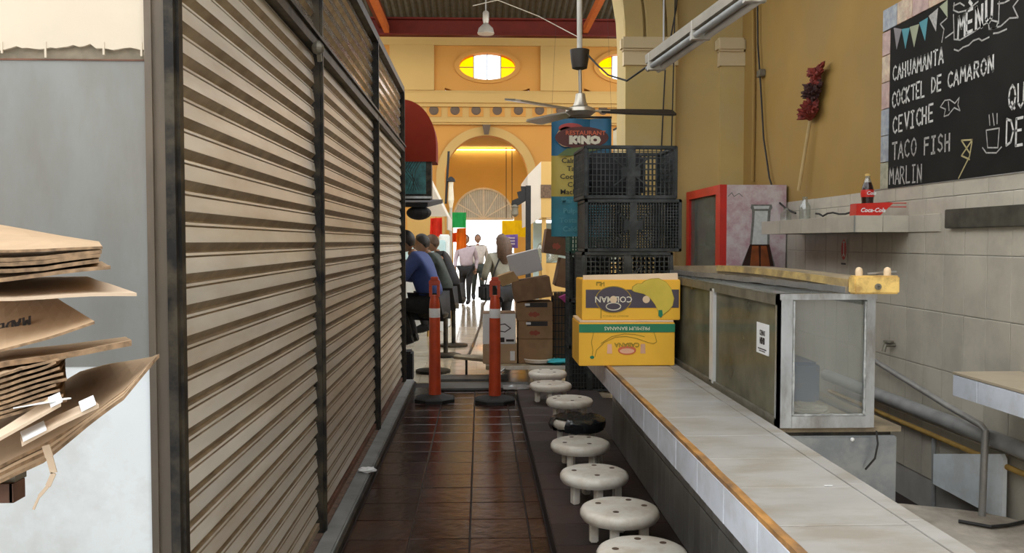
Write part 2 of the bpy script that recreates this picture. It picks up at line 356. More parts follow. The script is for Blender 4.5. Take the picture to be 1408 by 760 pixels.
m_featherd = M('dark_feathers', (.05, .015, .012), .8, var=.5, scale=30, bump=1, bscale=50)

# ================================================================== SETTING: near passage
XR, YB = 2.5, 8.3            # right wall plane, arch wall plane
fl = struct(MB().box(-3.2, .35, 2.2, 9.25, -.06, -.006).build('floor', m_grout))
P_ = .3065
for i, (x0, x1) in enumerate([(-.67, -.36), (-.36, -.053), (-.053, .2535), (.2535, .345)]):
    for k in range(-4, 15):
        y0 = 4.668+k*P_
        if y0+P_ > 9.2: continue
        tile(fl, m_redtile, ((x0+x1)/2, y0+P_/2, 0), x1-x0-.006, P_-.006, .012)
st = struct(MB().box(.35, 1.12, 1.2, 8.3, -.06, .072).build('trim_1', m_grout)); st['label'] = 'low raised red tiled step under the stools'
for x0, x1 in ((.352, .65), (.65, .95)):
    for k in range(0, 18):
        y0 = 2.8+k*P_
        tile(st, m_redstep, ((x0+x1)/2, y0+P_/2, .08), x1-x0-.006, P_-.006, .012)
# right wall: yellow plaster above a tiled wainscot
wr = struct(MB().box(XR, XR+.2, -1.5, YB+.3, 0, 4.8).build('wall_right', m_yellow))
MB().box(XR-.004, XR, -1.5, YB, 0, 1.815).build('grout_bed', m_wgrout, wr)
zs = [1.815]; zz = [1.815, 1.74, 1.55]
rows = [(1.74, 1.82), (1.43, 1.74), (1.118, 1.43), (.806, 1.118), (.494, .806), (.182, .494)]
for r_, (z0, z1) in enumerate(rows):
    y = 2.6; wd = .2 if r_ else .32
    while y < YB-.05:
        y1 = min(y+wd, YB)
        tile(wr, m_walltile, (XR-.01, (y+y1)/2, (z0+z1)/2), y1-y-.003, z1-z0-.003, .008, 'X')
        y = y1
MB().tube([PX(1198, 262, XR-.012), PX(1409, 236, XR-.012)], .004, 6).build('top_edge', m_wgrout, wr)
# arch wall between the passage and the hall
def arch_wall(name, mat, x0, x1, z1, cx, zs_, Rr, y0, y1, n=28, zb=0):
    mb = MB()
    mb.box(x0, cx-Rr, y0, y1, zb, zs_); mb.box(cx+Rr, x1, y0, y1, zb, zs_)
    pts = [(cx-Rr*math.cos(PI*k/n), zs_+Rr*math.sin(PI*k/n)) for k in range(n+1)]
    pts = [(x0, zs_)]+pts+[(x1, zs_)]
    for (xa, za), (xb, zb_) in zip(pts[:-1], pts[1:]):
        vs = [(xa, y0, za), (xb, y0, zb_), (xb, y0, z1), (xa, y0, z1), (xa, y1, za), (xb, y1, zb_), (xb, y1, z1), (xa, y1, z1)]
        mb.add(vs, [(0, 1, 2, 3), (7, 6, 5, 4), (0, 4, 5, 1), (3, 2, 6, 7)])
    return struct(mb.build(name, mat))
xe = PY(858, 200, YB).x
RA = 2.3; ACX = xe-RA; AZ = PY(860, 54, YB).z
wb = arch_wall('wall_back', m_pier2, -4.2, XR, 12, ACX, AZ, RA, YB, YB+.45)  # carried up out of view to keep the sun off the passage
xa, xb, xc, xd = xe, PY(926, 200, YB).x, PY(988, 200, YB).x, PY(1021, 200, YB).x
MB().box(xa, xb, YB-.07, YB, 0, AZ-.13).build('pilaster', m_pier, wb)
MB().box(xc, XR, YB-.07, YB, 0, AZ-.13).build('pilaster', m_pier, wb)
zt, zm, zl = AZ, PY(900, 73, YB).z, PY(900, 92, YB).z
for p0, p1 in ((xa-.02, xb+.02), (xc-.02, XR)):
    mb = MB(); mb.bbox(p0-.03, p1+.03 if p1 < XR else XR, YB-.13, YB, zm, zt, .02); mb.box(p0, p1, YB-.09, YB, zl, zm)
    mb.build('impost_moulding', m_mould, wb)
mb = MB()                                                             # ribs of the arch ring
for rr0, rr1, dep in ((RA, RA+.17, .05), (RA+.2, RA+.36, .08), (RA+.4, RA+.5, .05)):
    for k in range(24):
        a0, a1 = PI*k/48, PI*(k+1)/48
        q = [(ACX+rr*math.cos(a), zz_, AZ+rr*math.sin(a)) for rr, a in ((rr0, a0), (rr1, a0), (rr1, a1), (rr0, a1)) for zz_ in (YB-dep,)]
        q2 = [(x, YB, z) for x, y, z in q]
        mb.add(q+q2, [(0, 3, 2, 1), (0, 1, 5, 4), (2, 3, 7, 6), (1, 2, 6, 5), (3, 0, 4, 7)])
mb.build('arch_ring', m_pier2, wb)
ce = struct(MB().box(-.75, 2.7, 3.3, YB, 4.7, 4.85).build('ceiling', m_roof))
# left front: sheet-metal face of the shuttered stall
YL = PX(207, 300, -.87).y
wl = struct(MB().box(-3.2, -.86, YL+.004, YL+.12, 0, 2.98).build('wall_left', m_peel))
z1, z2 = PY(100, 75, YL).z, PY(150, 503, YL).z
mb = MB()
mb.box(-3.2, -.87, YL-.012, YL+.004, z2, z1-.015); mb.build('grey_metal_panel', m_greypanel, wl)
MB().box(-3.2, -.87, YL-.015, YL-.012, z1-.018, z1-.014).build('rusty_edge', m_rust, wl)
MB().box(-3.2, -.872, YL-.01, YL+.004, 0, z2).build('white_panel', m_whitepanel, wl)
# flaking plaster above, with a ragged lower edge
zp = PY(100, 67, YL).z; mb = MB(); n = 160; top = []; bot = []
for k in range(n+1):
    x = -3.2+(2.33)*k/n; bot.append((x, zp+.012*noise.noise(Vector((x*9, 3, 0)))+.014*noise.noise(Vector((x*31, 8, 0)))+.006*noise.noise(Vector((x*90, 1, 0)))))
for k in range(n):
    (xa_, za), (xb_, zb) = bot[k], bot[k+1]
    mb.add([(xa_, YL-.006, za), (xb_, YL-.006, zb), (xb_, YL-.006, 2.98), (xa_, YL-.006, 2.98), (xa_, YL+.004, za), (xb_, YL+.004, zb)], [(0, 1, 2, 3), (0, 4, 5, 1)])
mb.build('cream_plaster', m_plaster, wl)
mb = MB()
for x_ in (0, 60, 140, 192, 197):
    p = PY(x_+2, 68, YL-.008); mb.box(p.x-.0025, p.x+.0025, YL-.0075, YL-.0035, p.z-.022+.014*random.random(), p.z+.02)
mb.build('paint_drip', m_plaster, wl)
# ------------------------------------------------------------------ roller shutters
XS = -.80
posts_px = [245, 437.5, 516.5, 553]
PYs = [PX(px, 332, XS).y for px in posts_px]
zh0, zh1 = 2.415, 2.50; ztop = PX(553, 126, XS).z
fr = thing('steel_shop_frame', 'long black steel frame of posts and rails holding the three roller shutters', 'frame', (XS-.02, PYs[0], 0))
fw = [.07, .06, .06, .07]
for i, y in enumerate(PYs):
    w_ = fw[i]
    mb = MB()
    if i == 0: pa_, pb_ = PY(230, 380, YL-.02), PY(243, 380, YL-.02); mb.box(pa_.x, pb_.x, YL-.02, YL+.05, 0, 2.98); mb.box(pa_.x+.012, pb_.x+.008, YL+.0, YL+.03, 0, 2.98)
    else: mb.box(XS-.05, XS+.02, y-w_/2, y+w_/2, 0, ztop); mb.box(XS+.02, XS+.032, y-w_*.2, y+w_*.25, 0, ztop)
    mb.build('post', m_black, fr)
mb = MB(); mb.box(-.872, PY(231, 380, YL-.01).x, YL-.012, YL+.03, 0, 2.98); mb.box(-.872, PY(213, 380, YL-.02).x, YL-.02, YL-.012, 0, 2.98); mb.build('angle_post', m_taupe, fr, label='taupe steel angle at the near corner')
mb = MB(); mb.box(XS-.05, XS+.03, PYs[0], PYs[-1], zh0, zh1); mb.box(XS+.03, XS+.045, PYs[0], PYs[-1], zh0+.05, zh0+.065); mb.build('middle_rail', m_black, fr)
MB().box(XS-.05, XS+.03, PYs[0], PYs[-1], ztop-.03, ztop+.03).build('top_rail', m_black, fr)
p = PX(437, 66, XS+.05); mb = MB(); mb.sphere(p, .03, 8); mb.bar(p+Vector((0, 0, .03)), p+Vector((0, .05, -.05)), .02, .02); mb.build('latch', m_dkalu, fr)
struct(MB().box(-3.2, XS-.02, YL+.1, PYs[-1], ztop+.03, ztop+.1).build('trim_2', m_roof))['label'] = 'flat roof over the shuttered stall'
struct(MB().box(-3.2, XS-.02, PYs[-1]-.02, PYs[-1]+.06, 0, ztop+.05).build('wall_side', m_greypanel))
def slat_mesh(name, mats, length, pitch):
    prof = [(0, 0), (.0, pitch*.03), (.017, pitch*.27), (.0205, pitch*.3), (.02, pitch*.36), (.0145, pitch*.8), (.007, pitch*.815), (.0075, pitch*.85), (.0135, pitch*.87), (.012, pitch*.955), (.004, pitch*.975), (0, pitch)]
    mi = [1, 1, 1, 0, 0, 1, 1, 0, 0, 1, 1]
    me = bpy.data.meshes.new(name); ny = 2; vs = []; fs = []; ml = []
    for y in (0, length):
        vs += [(x, y, z) for x, z in prof]
    n = len(prof)
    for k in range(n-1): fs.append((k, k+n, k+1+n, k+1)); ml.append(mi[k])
    fs.append(tuple(range(n))[::-1]); ml.append(1); fs.append(tuple(range(n, 2*n))); ml.append(1)
    me.from_pydata(vs, [], fs)
    for m in mats: me.materials.append(m)
    me.polygons.foreach_set('material_index', ml); return me
def shutter(label, y0, y1, z0, z1, mats, pitch=.0845):
    t = thing('roller_shutter', label, 'shutter', (XS-.025, (y0+y1)/2, z0), 0, None)
    n = max(1, round((z1-z0)/pitch)); pt = (z1-z0)/n
    me = slat_mesh('slat', mats, y1-y0, pt)
    for k in range(n):
        o = bpy.data.objects.new('slat', me); col.objects.link(o); o.parent = t
        o.location = (random.uniform(-.0012, .0012), y0-(y0+y1)/2, k*pt); o.rotation_euler = (0, R(random.uniform(-.5, .5)), R(random.uniform(-.04, .04)))
    return t
SL = ['nearest wide roller shutter of pale dusty slats at the left', 'middle roller shutter with rust stain below the rail', 'farthest roller shutter beside the seated man in blue']
SU = ['nearest upper strip of shiny shutter slats above the rail', 'middle upper strip of shiny shutter slats above the rail', 'farthest upper strip of shutter slats next to the red awning']
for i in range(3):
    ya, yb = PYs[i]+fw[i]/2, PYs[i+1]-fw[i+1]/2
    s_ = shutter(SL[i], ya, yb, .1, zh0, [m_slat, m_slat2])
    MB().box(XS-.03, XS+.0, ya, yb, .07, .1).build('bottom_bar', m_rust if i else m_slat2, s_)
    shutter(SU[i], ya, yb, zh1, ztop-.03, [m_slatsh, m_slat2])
kb = struct(MB().bbox(XS+.02, -.69, YL, 9.15, 0, .055, .008).build('trim_3', m_kerb)); kb['label'] = 'low grey kerb along the shutters'
MB().box(-.69, -.675, YL, 9.15, 0, .035).build('kerb_lip', m_black, kb)
MB().box(XS-.06, XS+.02, YL, 9.15, 0, .05).build('dirt_strip', m_dirt, kb)
p = PZ(505, 648, .06)
mb = MB(); mb.sphere(p+Vector((0, 0, .012)), (.055, .035, .016), 14, f=lambda q: q*(1+.45*noise.noise(q*3.1)))
tag(mb.build('crumpled_paper', m_label), 'crumpled white paper scrap lying on the grey kerb', 'litter')

# ================================================================== SETTING: the hall behind
YF, YA = 28.0, 35.0
k_ = YF/FPX
hf = struct(MB().box(-7, 7, YB-.02, YA+.3, -.08, -.008).build('floor_hall', M('cream_hall_floor', (.46, .38, .27), .14, var=.1, scale=4, bump=.05, bscale=8, stain=(.3, .22, .14), samt=.4)))
for i in range(-3, 5):
    for k in range(0, 20):
        tile(hf, m_cream_floor, (.105+i*.306, 9.42+k*.306, 0), .3, .3, .006)
struct(MB().box(-60, 60, YA+.3, 110, -.1, -.02).build('ground', m_ground))
struct(MB().box(-60, 60, -40, 2.2, -.1, -.075).build('ground_street', m_ground))
struct(MB().box(-9, 9, -4.3, -4, -.1, 6.0).build('wall_light_blocker', M('light_blocker_grey', (.4, .4, .4), .8)))  # unseen wall added to cut the sky light from behind
# far wall: arch, cornice, roundels, oval windows
ACX2, AZ2 = .21, 3.55
def q3(px, py, Y=YF): return PY(px, py, Y)
zc0 = q3(670, 172).z; zc1 = q3(670, 125).z; zw1 = 8.42
wf = arch_wall('wall_far', m_peach, -7, 7, zc0, ACX2, AZ2, 1.33, YF, YF+.5)
mb = MB(); n = 36
for k in range(n):
    a0, a1 = PI*k/n, PI*(k+1)/n
    q = [(ACX2+rr*math.cos(a), YF-.06, AZ2+rr*math.sin(a)) for rr, a in ((1.33, a0), (1.6, a0), (1.6, a1), (1.33, a1))]
    mb.add(q+[(x, YF, z) for x, y, z in q], [(0, 3, 2, 1), (0, 1, 5, 4), (2, 3, 7, 6), (3, 0, 4, 7)])
for s_ in (-1, 1): mb.box(ACX2+s_*1.465-.135, ACX2+s_*1.465+.135, YF-.06, YF, 0, AZ2)
mb.build('arch_moulding', m_hallcream, wf)
MB().prism([(-.07, 0), (.07, 0), (.13, .3), (-.13, .3)], .1, plane_T((ACX2, YF-.14, AZ2+1.34), (1, 0, 0), (0, 0, 1))).build('keystone', m_roundel, wf)
mb = MB(); mb.box(-7, 7, YF-.05, YF+.5, zc0, zc1)
mb.box(-7, 7, YF-.14, YF-.05, zc0, q3(0, 166).z); mb.box(-7, 7, YF-.2, YF-.05, q3(0, 166).z, q3(0, 161).z)
mb.box(-7, 7, YF-.25, YF-.05, q3(0, 139).z, q3(0, 126).z); mb.box(-7, 7, YF-.16, YF-.05, q3(0, 144).z, q3(0, 139).z); mb.build('cornice', m_hallcream, wf)
for i in range(-5, 9):
    c = q3(654.7+29*i, 152); 
    MB().box(c.x-.23, c.x+.23, YF-.07, YF-.045, c.z-.2, c.z+.2).build('roundel_square', m_peach, wf)
    MB().lathe([(.15, 0), (.15, .03), (.1, .045)], 20, Matrix.Translation((c.x, YF-.06, c.z)) @ Matrix.Rotation(PI/2, 4, 'X')).build('roundel', m_roundel, wf)
# upper storey with oval holes
wins = [q3(670, 91), q3(861, 92)]; ea, eb = .93, .45
edges_x = [-7]+[(wins[0].x+wins[1].x)/2-6.69+2.23*0, ]
up = MB(); cuts = [(-7, wins[0].x-1.35)]
up.box(-7, wins[0].x-1.35, YF, YF+.45, zc1, zw1); up.box(wins[0].x+1.35, wins[1].x-1.35, YF, YF+.45, zc1, zw1); up.box(wins[1].x+1.35, 7, YF, YF+.45, zc1, zw1)
def hole(mb, c, x0, x1, z0, z1, y0, y1, a, b, n=40):
    for k in range(n):
        def out(t):
            dx, dz = math.cos(t), math.sin(t); s_ = 1e9
            if dx > 1e-9: s_ = min(s_, (x1-c.x)/dx)
            if dx < -1e-9: s_ = min(s_, (x0-c.x)/dx)
            if dz > 1e-9: s_ = min(s_, (z1-c.z)/dz)
            if dz < -1e-9: s_ = min(s_, (z0-c.z)/dz)
            return (c.x+dx*s_, c.z+dz*s_)
        t0, t1 = 2*PI*k/n, 2*PI*(k+1)/n
        i0, i1 = (c.x+a*math.cos(t0), c.z+b*math.sin(t0)), (c.x+a*math.cos(t1), c.z+b*math.sin(t1)); o0, o1 = out(t0), out(t1)
        vs = [(p[0], y, p[1]) for y in (y0, y1) for p in (i0, o0, o1, i1)]
        mb.add(vs, [(0, 1, 2, 3), (7, 6, 5, 4), (0, 3, 7, 4)])
for c in wins: hole(up, c, c.x-1.35, c.x+1.35, zc1, zw1, YF, YF+.45, ea, eb)
up.build('upper_wall', m_peach, wf)
for px0, px1 in ((470, 505), (536, 597), (743, 800), (925, 985)):
    a, b = q3(px0, 90).x, q3(px1, 90).x; MB().box(a, b, YF-.1, YF, zc1, zw1).build('upper_pilaster', m_hallcream, wf)
MB().box(-7, 7, YF-.12, YF, q3(0, 58).z, zw1).build('frieze', m_hallcream, wf)
for i, c in enumerate(wins):
    mb = MB(); n = 40
    for k in range(n):
        for (r0, r1, yy) in ((.96, 1.12, YF-.06),):
            q = [(c.x+ea*rr*math.cos(a), yy, c.z+eb*(rr if rr < 1 else 1+(rr-1)*1.8)*math.sin(a)) for rr, a in ((r0, 2*PI*k/n), (r1, 2*PI*k/n), (r1, 2*PI*(k+1)/n), (r0, 2*PI*(k+1)/n))]
            mb.add(q+[(x, YF+.3, z) for x, y, z in q], [(0, 3, 2, 1), (1, 2, 6, 5), (3, 0, 4, 7)])
    wo = struct(mb.build('window_%d' % (i+1), m_peach))
    def pane(x0, x1, mat, nm):
        pts = []
        for k in range(13):
            x = x0+(x1-x0)*k/12; pts.append((x, eb*math.sqrt(max(0, 1-(x/ea)**2))))
        poly = pts+[(x, -z) for x, z in pts[::-1]]
        poly = [p for j, p in enumerate(poly) if j == 0 or (abs(p[0]-poly[j-1][0])+abs(p[1]-poly[j-1][1])) > 1e-5]
        MB().prism(poly, .012, plane_T((c.x, YF+.2, c.z), (1, 0, 0), (0, 0, 1))).build(nm, mat, wo)
    pane(-ea*.995, -.44, g_yellow, 'amber_pane'); pane(.44, ea*.995, g_yellow, 'amber_pane'); pane(-.43, 0, g_clear, 'pane'); pane(0, .43, g_clear, 'pane')
    mb = MB()
    for x in (-.435, 0, .435): h_ = eb*math.sqrt(1-(x/ea)**2); mb.box(c.x+x-.015, c.x+x+.015, YF+.17, YF+.23, c.z-h_, c.z+h_)
    for s_ in (-1, 1): mb.box(c.x+s_*.435, c.x+s_*ea*.99, YF+.17, YF+.23, c.z-.01, c.z+.01) if s_ > 0 else mb.box(c.x-ea*.99, c.x-.435, YF+.17, YF+.23, c.z-.01, c.z+.01)
    mb.build('glazing_bars', m_dkalu, wo)
# annex room beyond the far arch
wa = struct(arch_wall('wall_end', m_orange, -5, 5, 5.4, .146, 2.42, 1.22, YA, YA+.3))
struct(MB().box(-5, 5, YF+.5, YA+.3, 5.26, 5.4).build('ceiling_annex', m_hallcream))
struct(MB().box(-5.1, -5, YF+.5, YA+.3, 0, 5.3).build('wall_annex_west', m_orange)); struct(MB().box(5, 5.1, YF+.5, YA+.3, 0, 5.3).build('wall_annex_east', m_orange))
fg = struct(MB().prism([(1.2*math.cos(PI*k/24), 1.2*math.sin(PI*k/24)) for k in range(25)], .03, plane_T((.146, YA+.1, 2.42), (1, 0, 0), (0, 0, 1))).build('window_3', M('grey_fanlight', (.62, .62, .58), .5, var=.1, trans=.4)))
mb = MB(); c0 = Vector((.146, YA+.03, 2.42))
for k in range(1, 6): a = PI*k/6; mb.bar(c0, c0+Vector((1.2*math.cos(a), 0, 1.2*math.sin(a))), .045, .04, (0, 1, 0))
mb.tube([c0+Vector((1.2*math.cos(PI*k/24), 0, 1.2*math.sin(PI*k/24))) for k in range(25)], .05, 6); mb.box(c0.x-1.2, c0.x+1.2, YA-.02, YA+.1, 2.36, 2.46)
mb.build('fanlight_bars', M('white_gloss', (.88, .86, .8), .4), fg)
mb = MB()
for k in range(-13, 14):
    x = k*.085; h_ = math.sqrt(max(0, 1.18**2-x*x)); mb.box(c0.x+x-.008, c0.x+x+.008, YA+.06, YA+.1, 2.45, 2.42+h_)
mb.build('fanlight_ribs', m_grey, fg)
mb = MB(); mb.box(-1.1, 1.4, YA-.14, YA-.06, 5.13, 5.155); lt = mb.build('cove_light', M('cove_light_glow', (1, .78, .45), .5, emit=10)); tag(lt, 'thin glowing strip light high on the orange end wall', 'light')
mb = MB()
for px in (696, 704): mb.tube([PY(px, 203, YF+4), PY(px, 300, YF+4)], .015, 6)
for x_ in (-1.6, 1.9): tag(MB().box(x_-.6, x_+.6, YF+1.2, YF+1.6, 5.2, 5.26).build('added_annex_light', M('added_annex_glow', (1, .86, .6), .5, emit=60)), 'unseen light panel added to brighten the room inside the far arch, '+('left one' if x_ < 0 else 'right one'), 'lamp')  # hidden panels added to brighten the orange end wall
tag(mb.build('hanging_cables', m_wire), 'pair of thin dark cables hanging inside the far arch', 'cable')
# roof of the hall
mb = MB(); n = 70; hw = 7.0
for k in range(n*2):
    x0_, x1_ = -hw+hw*k/n, -hw+hw*(k+1)/n; za, zb = (9.0+.06*(k % 2)), (9.0+.06*((k+1) % 2))
    za -= 9; zb -= 9; mb.add([(x0_, 15.5, za+10.5), (x1_, 15.5, zb+10.5), (x1_, YF+.5, zb+8.4), (x0_, YF+.5, za+8.4)], [(0, 1, 2, 3)])
struct(mb.build('ceiling_hall', m_roof))
struct(MB().box(-7.2, -7, 8.5, YF+.5, 0, 4.4).build('wall_west', m_hallcream)); struct(MB().box(7, 7.2, 8.5, YF+.5, 0, 4.4).build('wall_east', m_hallcream))
b0, b1 = PY(660, 50, 26).z, PY(660, 26, 26).z
t = thing('roof_truss', 'dark red steel roof beam crossing the hall high above the oval windows', 'beam', (0, 26, b0))
mb = MB(); mb.box(-7, 7, 25.85, 26.15, b0, b0+.05); mb.box(-7, 7, 25.98, 26.02, b0, b1); mb.box(-7, 7, 25.85, 26.15, b1-.05, b1); mb.build('cross_beam', m_redsteel, t)
for px, m_, lbx in ((532, m_sunsteel, 'rafter with sunlit orange in its colour'), (805, m_sunsteel, 'rafter with sunlit orange in its colour')):
    a = PY(px, 46, 25.9); MB().box(a.x-.07, a.x+.07, 12, 25.9, a.z, a.z+.22).build('rafter', m_, t, label=lbx)
a = PY(527, 30, 26); MB().box(a.x-.12, a.x+.12, 20, 26, b1-.3, b1).build('rafter', m_redsteel, t)
MB().box(-7, 7, 26.9, 27.0, 8.75, 8.95).build('purlin', m_redsteel, t)
c = PY(668, 40, 24.5)
t = thing('high_bay_lamp', 'grey bell-shaped lamp hanging under the hall roof above the oval window', 'lamp', c)
MB().lathe([(.06, .16), (.1, .12), (.2, .02), (.235, -.12), (.22, -.14)], 24, Matrix.Translation(c)).build('shade', m_lampgrey, t, True)
MB().lathe([(.07, .16), (.09, .25), (.09, .45), (.05, .5)], 16, Matrix.Translation(c)).build('ballast', m_lampgrey, t, True)
MB().tube([c+Vector((0, 0, .5)), c+Vector((0, 0, 1.2))], .02, 6).build('stem', m_grey, t)
tag(MB().tube([PY(650, 8, 24), PY(684, 0, 24), PY(740, 22, 24), PY(797, 52, 24)], .012, 6).build('roof_cable', m_conduit), 'thin pale cable sagging below the hall roof', 'cable')
for i, (x, y) in enumerate(((-3.5, 24.5), (4, 24.5), (-3.5, 17), (4, 17))): pass

# ================================================================== RIGHT: tiled bar counter
XC0, XC1, ZC = .712, 1.12, .80; YC0, YC1 = 1.2, 6.2
ct = thing('bar_counter', 'long white tiled bar counter with wooden edging running along the stools', 'counter', (.9, 3.7, 0))
MB().box(XC0+.004, XC1, YC0, YC1, ZC-.125, ZC-.008).build('slab', m_wgrout, ct)
MB().box(.955, XC1, YC0, YC1, 0, ZC-.12).build('base', m_wgrout, ct)
mb = MB(); n = 60
for k in range(n):
    y0, y1 = YC0+(YC1-YC0)*k/n, YC0+(YC1-YC0)*(k+1)/n; j0, j1 = .004*noise.noise(Vector((y0*6, 0, 0))), .004*noise.noise(Vector((y1*6, 0, 0)))
    vs = [(XC0-.002, y0, ZC-.012), (XC0-.004+j0, y0, ZC+.004), (XC0+.02+j0, y0, ZC+.004), (XC0-.002, y1, ZC-.012), (XC0-.004+j1, y1, ZC+.004), (XC0+.02+j1, y1, ZC+.004)]
    mb.add(vs, [(0, 3, 4, 1), (1, 4, 5, 2)])
mb.build('wooden_edging', m_trim, ct)
yj = PZ(1000, 723.6, ZC).y; xj = PZ(1256, 723.6, ZC).x
y = yj-.333*3
while y < YC1-.3:
    tile(ct, m_toptile, ((XC0+.02+xj)/2, y+.1665, ZC), xj-XC0-.023, .33, .009)
    tile(ct, m_toptile, ((xj+XC1)/2, y+.1665+.03, ZC), XC1-xj-.004, .33, .009)
    y += .333
y = 1.25
while y < YC1-.2:
    tile(ct, m_whitetile, (XC0-.004, y+.155, ZC-.068), .306, .112, .01, 'X'); y += .31
y = 2.6
while y < YC1-.1:
    for z0, z1 in ((.08, .36), (.364, .672)): tile(ct, m_basetile, (.948, y+.05, (z0+z1)/2), .097, z1-z0, .01, 'X')
    y += .1
# ------------------------------------------------------------------ stools
ZS = .244
def stool(px, py, label, rz, wrap=False):
    c = PZ(px, py, ZS); t = thing('round_stool', label, 'stool', (c.x, c.y, .08), rz, None)
    T = WM[t.name]; r = .188; h = ZS-.08
    seat = MB().lathe([(r-.05, h-.062), (r-.012, h-.058), (r, h-.04), (r, h-.022), (r-.008, h-.008), (r-.022, h-.001), (r-.05, h)], 36, T).build('seat', m_stool, t, True)
    for a in (185, 250, 325, 80):
        x, y = .125*math.cos(R(a)), .125*math.sin(R(a))
        mb = MB(); mb.bbox(x-.021, x+.021, y-.021, y+.021, 0, h-.058, .006, T); mb.build('leg', m_stool, t)
    for a, rr in ((150, .11), (60, .12), (5, .12), (250, .09)):
        mb = MB(); mb.lathe([(.015, h-.002), (.015, h+.0012)], 10, T @ Matrix.Translation((rr*math.cos(R(a)), rr*math.sin(R(a)), 0))); mb.build('peg', m_peg, seat)
    if wrap:
        def wob(q):
            k = 1+.1*noise.noise(q*22)+.04*noise.noise(q*60); return Vector((q.x*k, q.y*k, q.z+.012*noise.noise(q*30)))
        prof = [(r-.04, h-.085), (r+.004, h-.075), (r+.014, h-.04), (r+.01, h-.01), (r-.02, h+.008), (r-.09, h+.008), (.02, h+.006)]
        mb = MB(); mb.lathe(prof, 40, T, 0, wob); n = 40
        keep = [i for i, f in enumerate(mb.f) if not (len(f) == 4 and (i % 40) in (23, 24, 25, 26) and i//40 < 4)]
        mb.f = [mb.f[i] for i in keep]; mb.mi = [0]*len(mb.f); mb.build('plastic_wrap', m_bag, t, True, label='black plastic bag tied round the seat')
    return t
stool(883, 754, 'nearest white round stool, cut off by the bottom of the picture', .5)
stool(852, 696, 'second nearest white round stool with four dark peg marks', 0)
stool(817, 647, 'third nearest white stool with a tan streak on its rim', .4)
stool(798, 606, 'white stool with chipped rim just in front of the black wrapped stool', .9)
stool(794, 574, 'low stool whose seat is wrapped in black plastic', -.1, True)
stool(783, 547, 'white stool just behind the black wrapped stool, with dark knot on rim', 2.2)
stool(757, 526, 'white stool below the boxes cart, second farthest of the row', .2)
stool(753, 510, 'farthest white stool of the row, close to the loaded cart', 1.1)

# ------------------------------------------------------------------ bollards
def bollard(px, py, label):
    c = PZ(px, py, 0); t = thing('delineator_post', label, 'bollard', (c.x, c.y, 0)); T = WM[t.name]
    oc = lambda r, z: [(r, z)]
    MB().lathe([(.2, 0), (.2, .03), (.185, .042), (.1, .06), (.07, .065)], 8, T @ Matrix.Rotation(R(22.5), 4, 'Z')).build('rubber_base', m_rubber, t)
    tb = MB().lathe([(.058, .06), (.054, .3), (.05, .86), (.05, .9), (.047, .93), (.044, .96), (.03, 1.0)], 24, T).build('tube', m_bollard, t, True)
    MB().lathe([(.0515, .79), (.0515, .875), (.051, .876)], 24, T).build('reflective_band', m_reflect, tb, True)
    mb = MB()
    mb.bbox(-.05, -.022, -.02, .02, .98, 1.1, .006, T); mb.bbox(.022, .05, -.02, .02, .98, 1.1, .006, T); mb.bbox(-.052, .052, -.022, .022, 1.09, 1.14, .008, T); mb.bbox(-.035, .035, -.02, .02, 1.135, 1.17, .006, T)
    mb.build('handle', m_bollard, t)
    return t
bollard(598, 551, 'orange plastic delineator post on black base, beside the shutters')
bollard(680.5, 552.5, 'orange plastic delineator post on black base, beside the stools and cart')

# ------------------------------------------------------------------ cardboard pile at the left
def loft_sheet(name, label, front, back, mats=None, group='cardboard sheets piled at the left', t=.005, parent=None, warp=.004):
    """front, back: lists of world points; the sheet spans them, with real thickness"""
    n = len(front); ny = 4; up = []; dn = []
    for j in range(ny+1):
        for i in range(n):
            p = front[i].lerp(back[i], j/ny); p = p+Vector((0, 0, warp*noise.noise(p*7)))
            up.append(p); dn.append(p-Vector((0, 0, t)))
    m_ = len(up); fs = []; mi = []
    for j in range(ny):
        for i in range(n-1):
            a = j*n+i; fs += [(a, a+1, a+1+n, a+n), (m_+a, m_+a+n, m_+a+1+n, m_+a+1)]; mi += [0, 0]
    rim = [i for i in range(n)]+[j*n+n-1 for j in range(1, ny+1)]+[ny*n+i for i in range(n-2, -1, -1)]+[j*n for j in range(ny-1, 0, -1)]
    for a, b in zip(rim, rim[1:]+rim[:1]): fs.append((a, m_+a, m_+b, b)); mi.append(1)
    mb = MB(); mb.v = up+dn; mb.f = fs; mb.mi = mi
    o = mb.build(name, mats or [m_card, m_cardedge], parent, False)
    if parent is None: tag(o, label, 'cardboard', group)
    return o
def sub(pts, Y, n=9):
    """polyline through pixel points at depth Y, resampled"""
    W = [PY(x, y, Y) for x, y in pts]; out = []
    for k in range(n):
        s_ = k/(n-1)*(len(W)-1); i = min(int(s_), len(W)-2); out.append(W[i].lerp(W[i+1], s_-i))
    return out
Yf, Yb = 1.62, 2.05
c2 = [m_card2, m_card2]
loft_sheet('cardboard_sheet', 'topmost cardboard sheet of the pile, nearly level with the horizon', sub([(-110, 345), (60, 342), (141, 339)], Yf), sub([(-110, 292), (30, 314), (136, 333)], Yb))
for i, (a, b, lab) in enumerate([(352, 344, 'second cardboard sheet from the top of the pile'), (358, 349, 'third cardboard sheet from the top of the pile'), (367, 357, 'fourth cardboard sheet from the top of the pile')]):
    loft_sheet('cardboard_sheet', lab, sub([(-110, a+6), (60, a), (140-2*i, b)], Yf), sub([(-110, a-8), (60, a-5), (136, b-3)], Yb), t=.007)
loft_sheet('cardboard_sheet', 'cardboard sheet with frayed pointed end just above the pale sheet', sub([(-110, 397), (0, 381), (100, 371), (152, 366)], Yf), sub([(-110, 375), (0, 365), (100, 361), (140, 360)], Yb), t=.007)
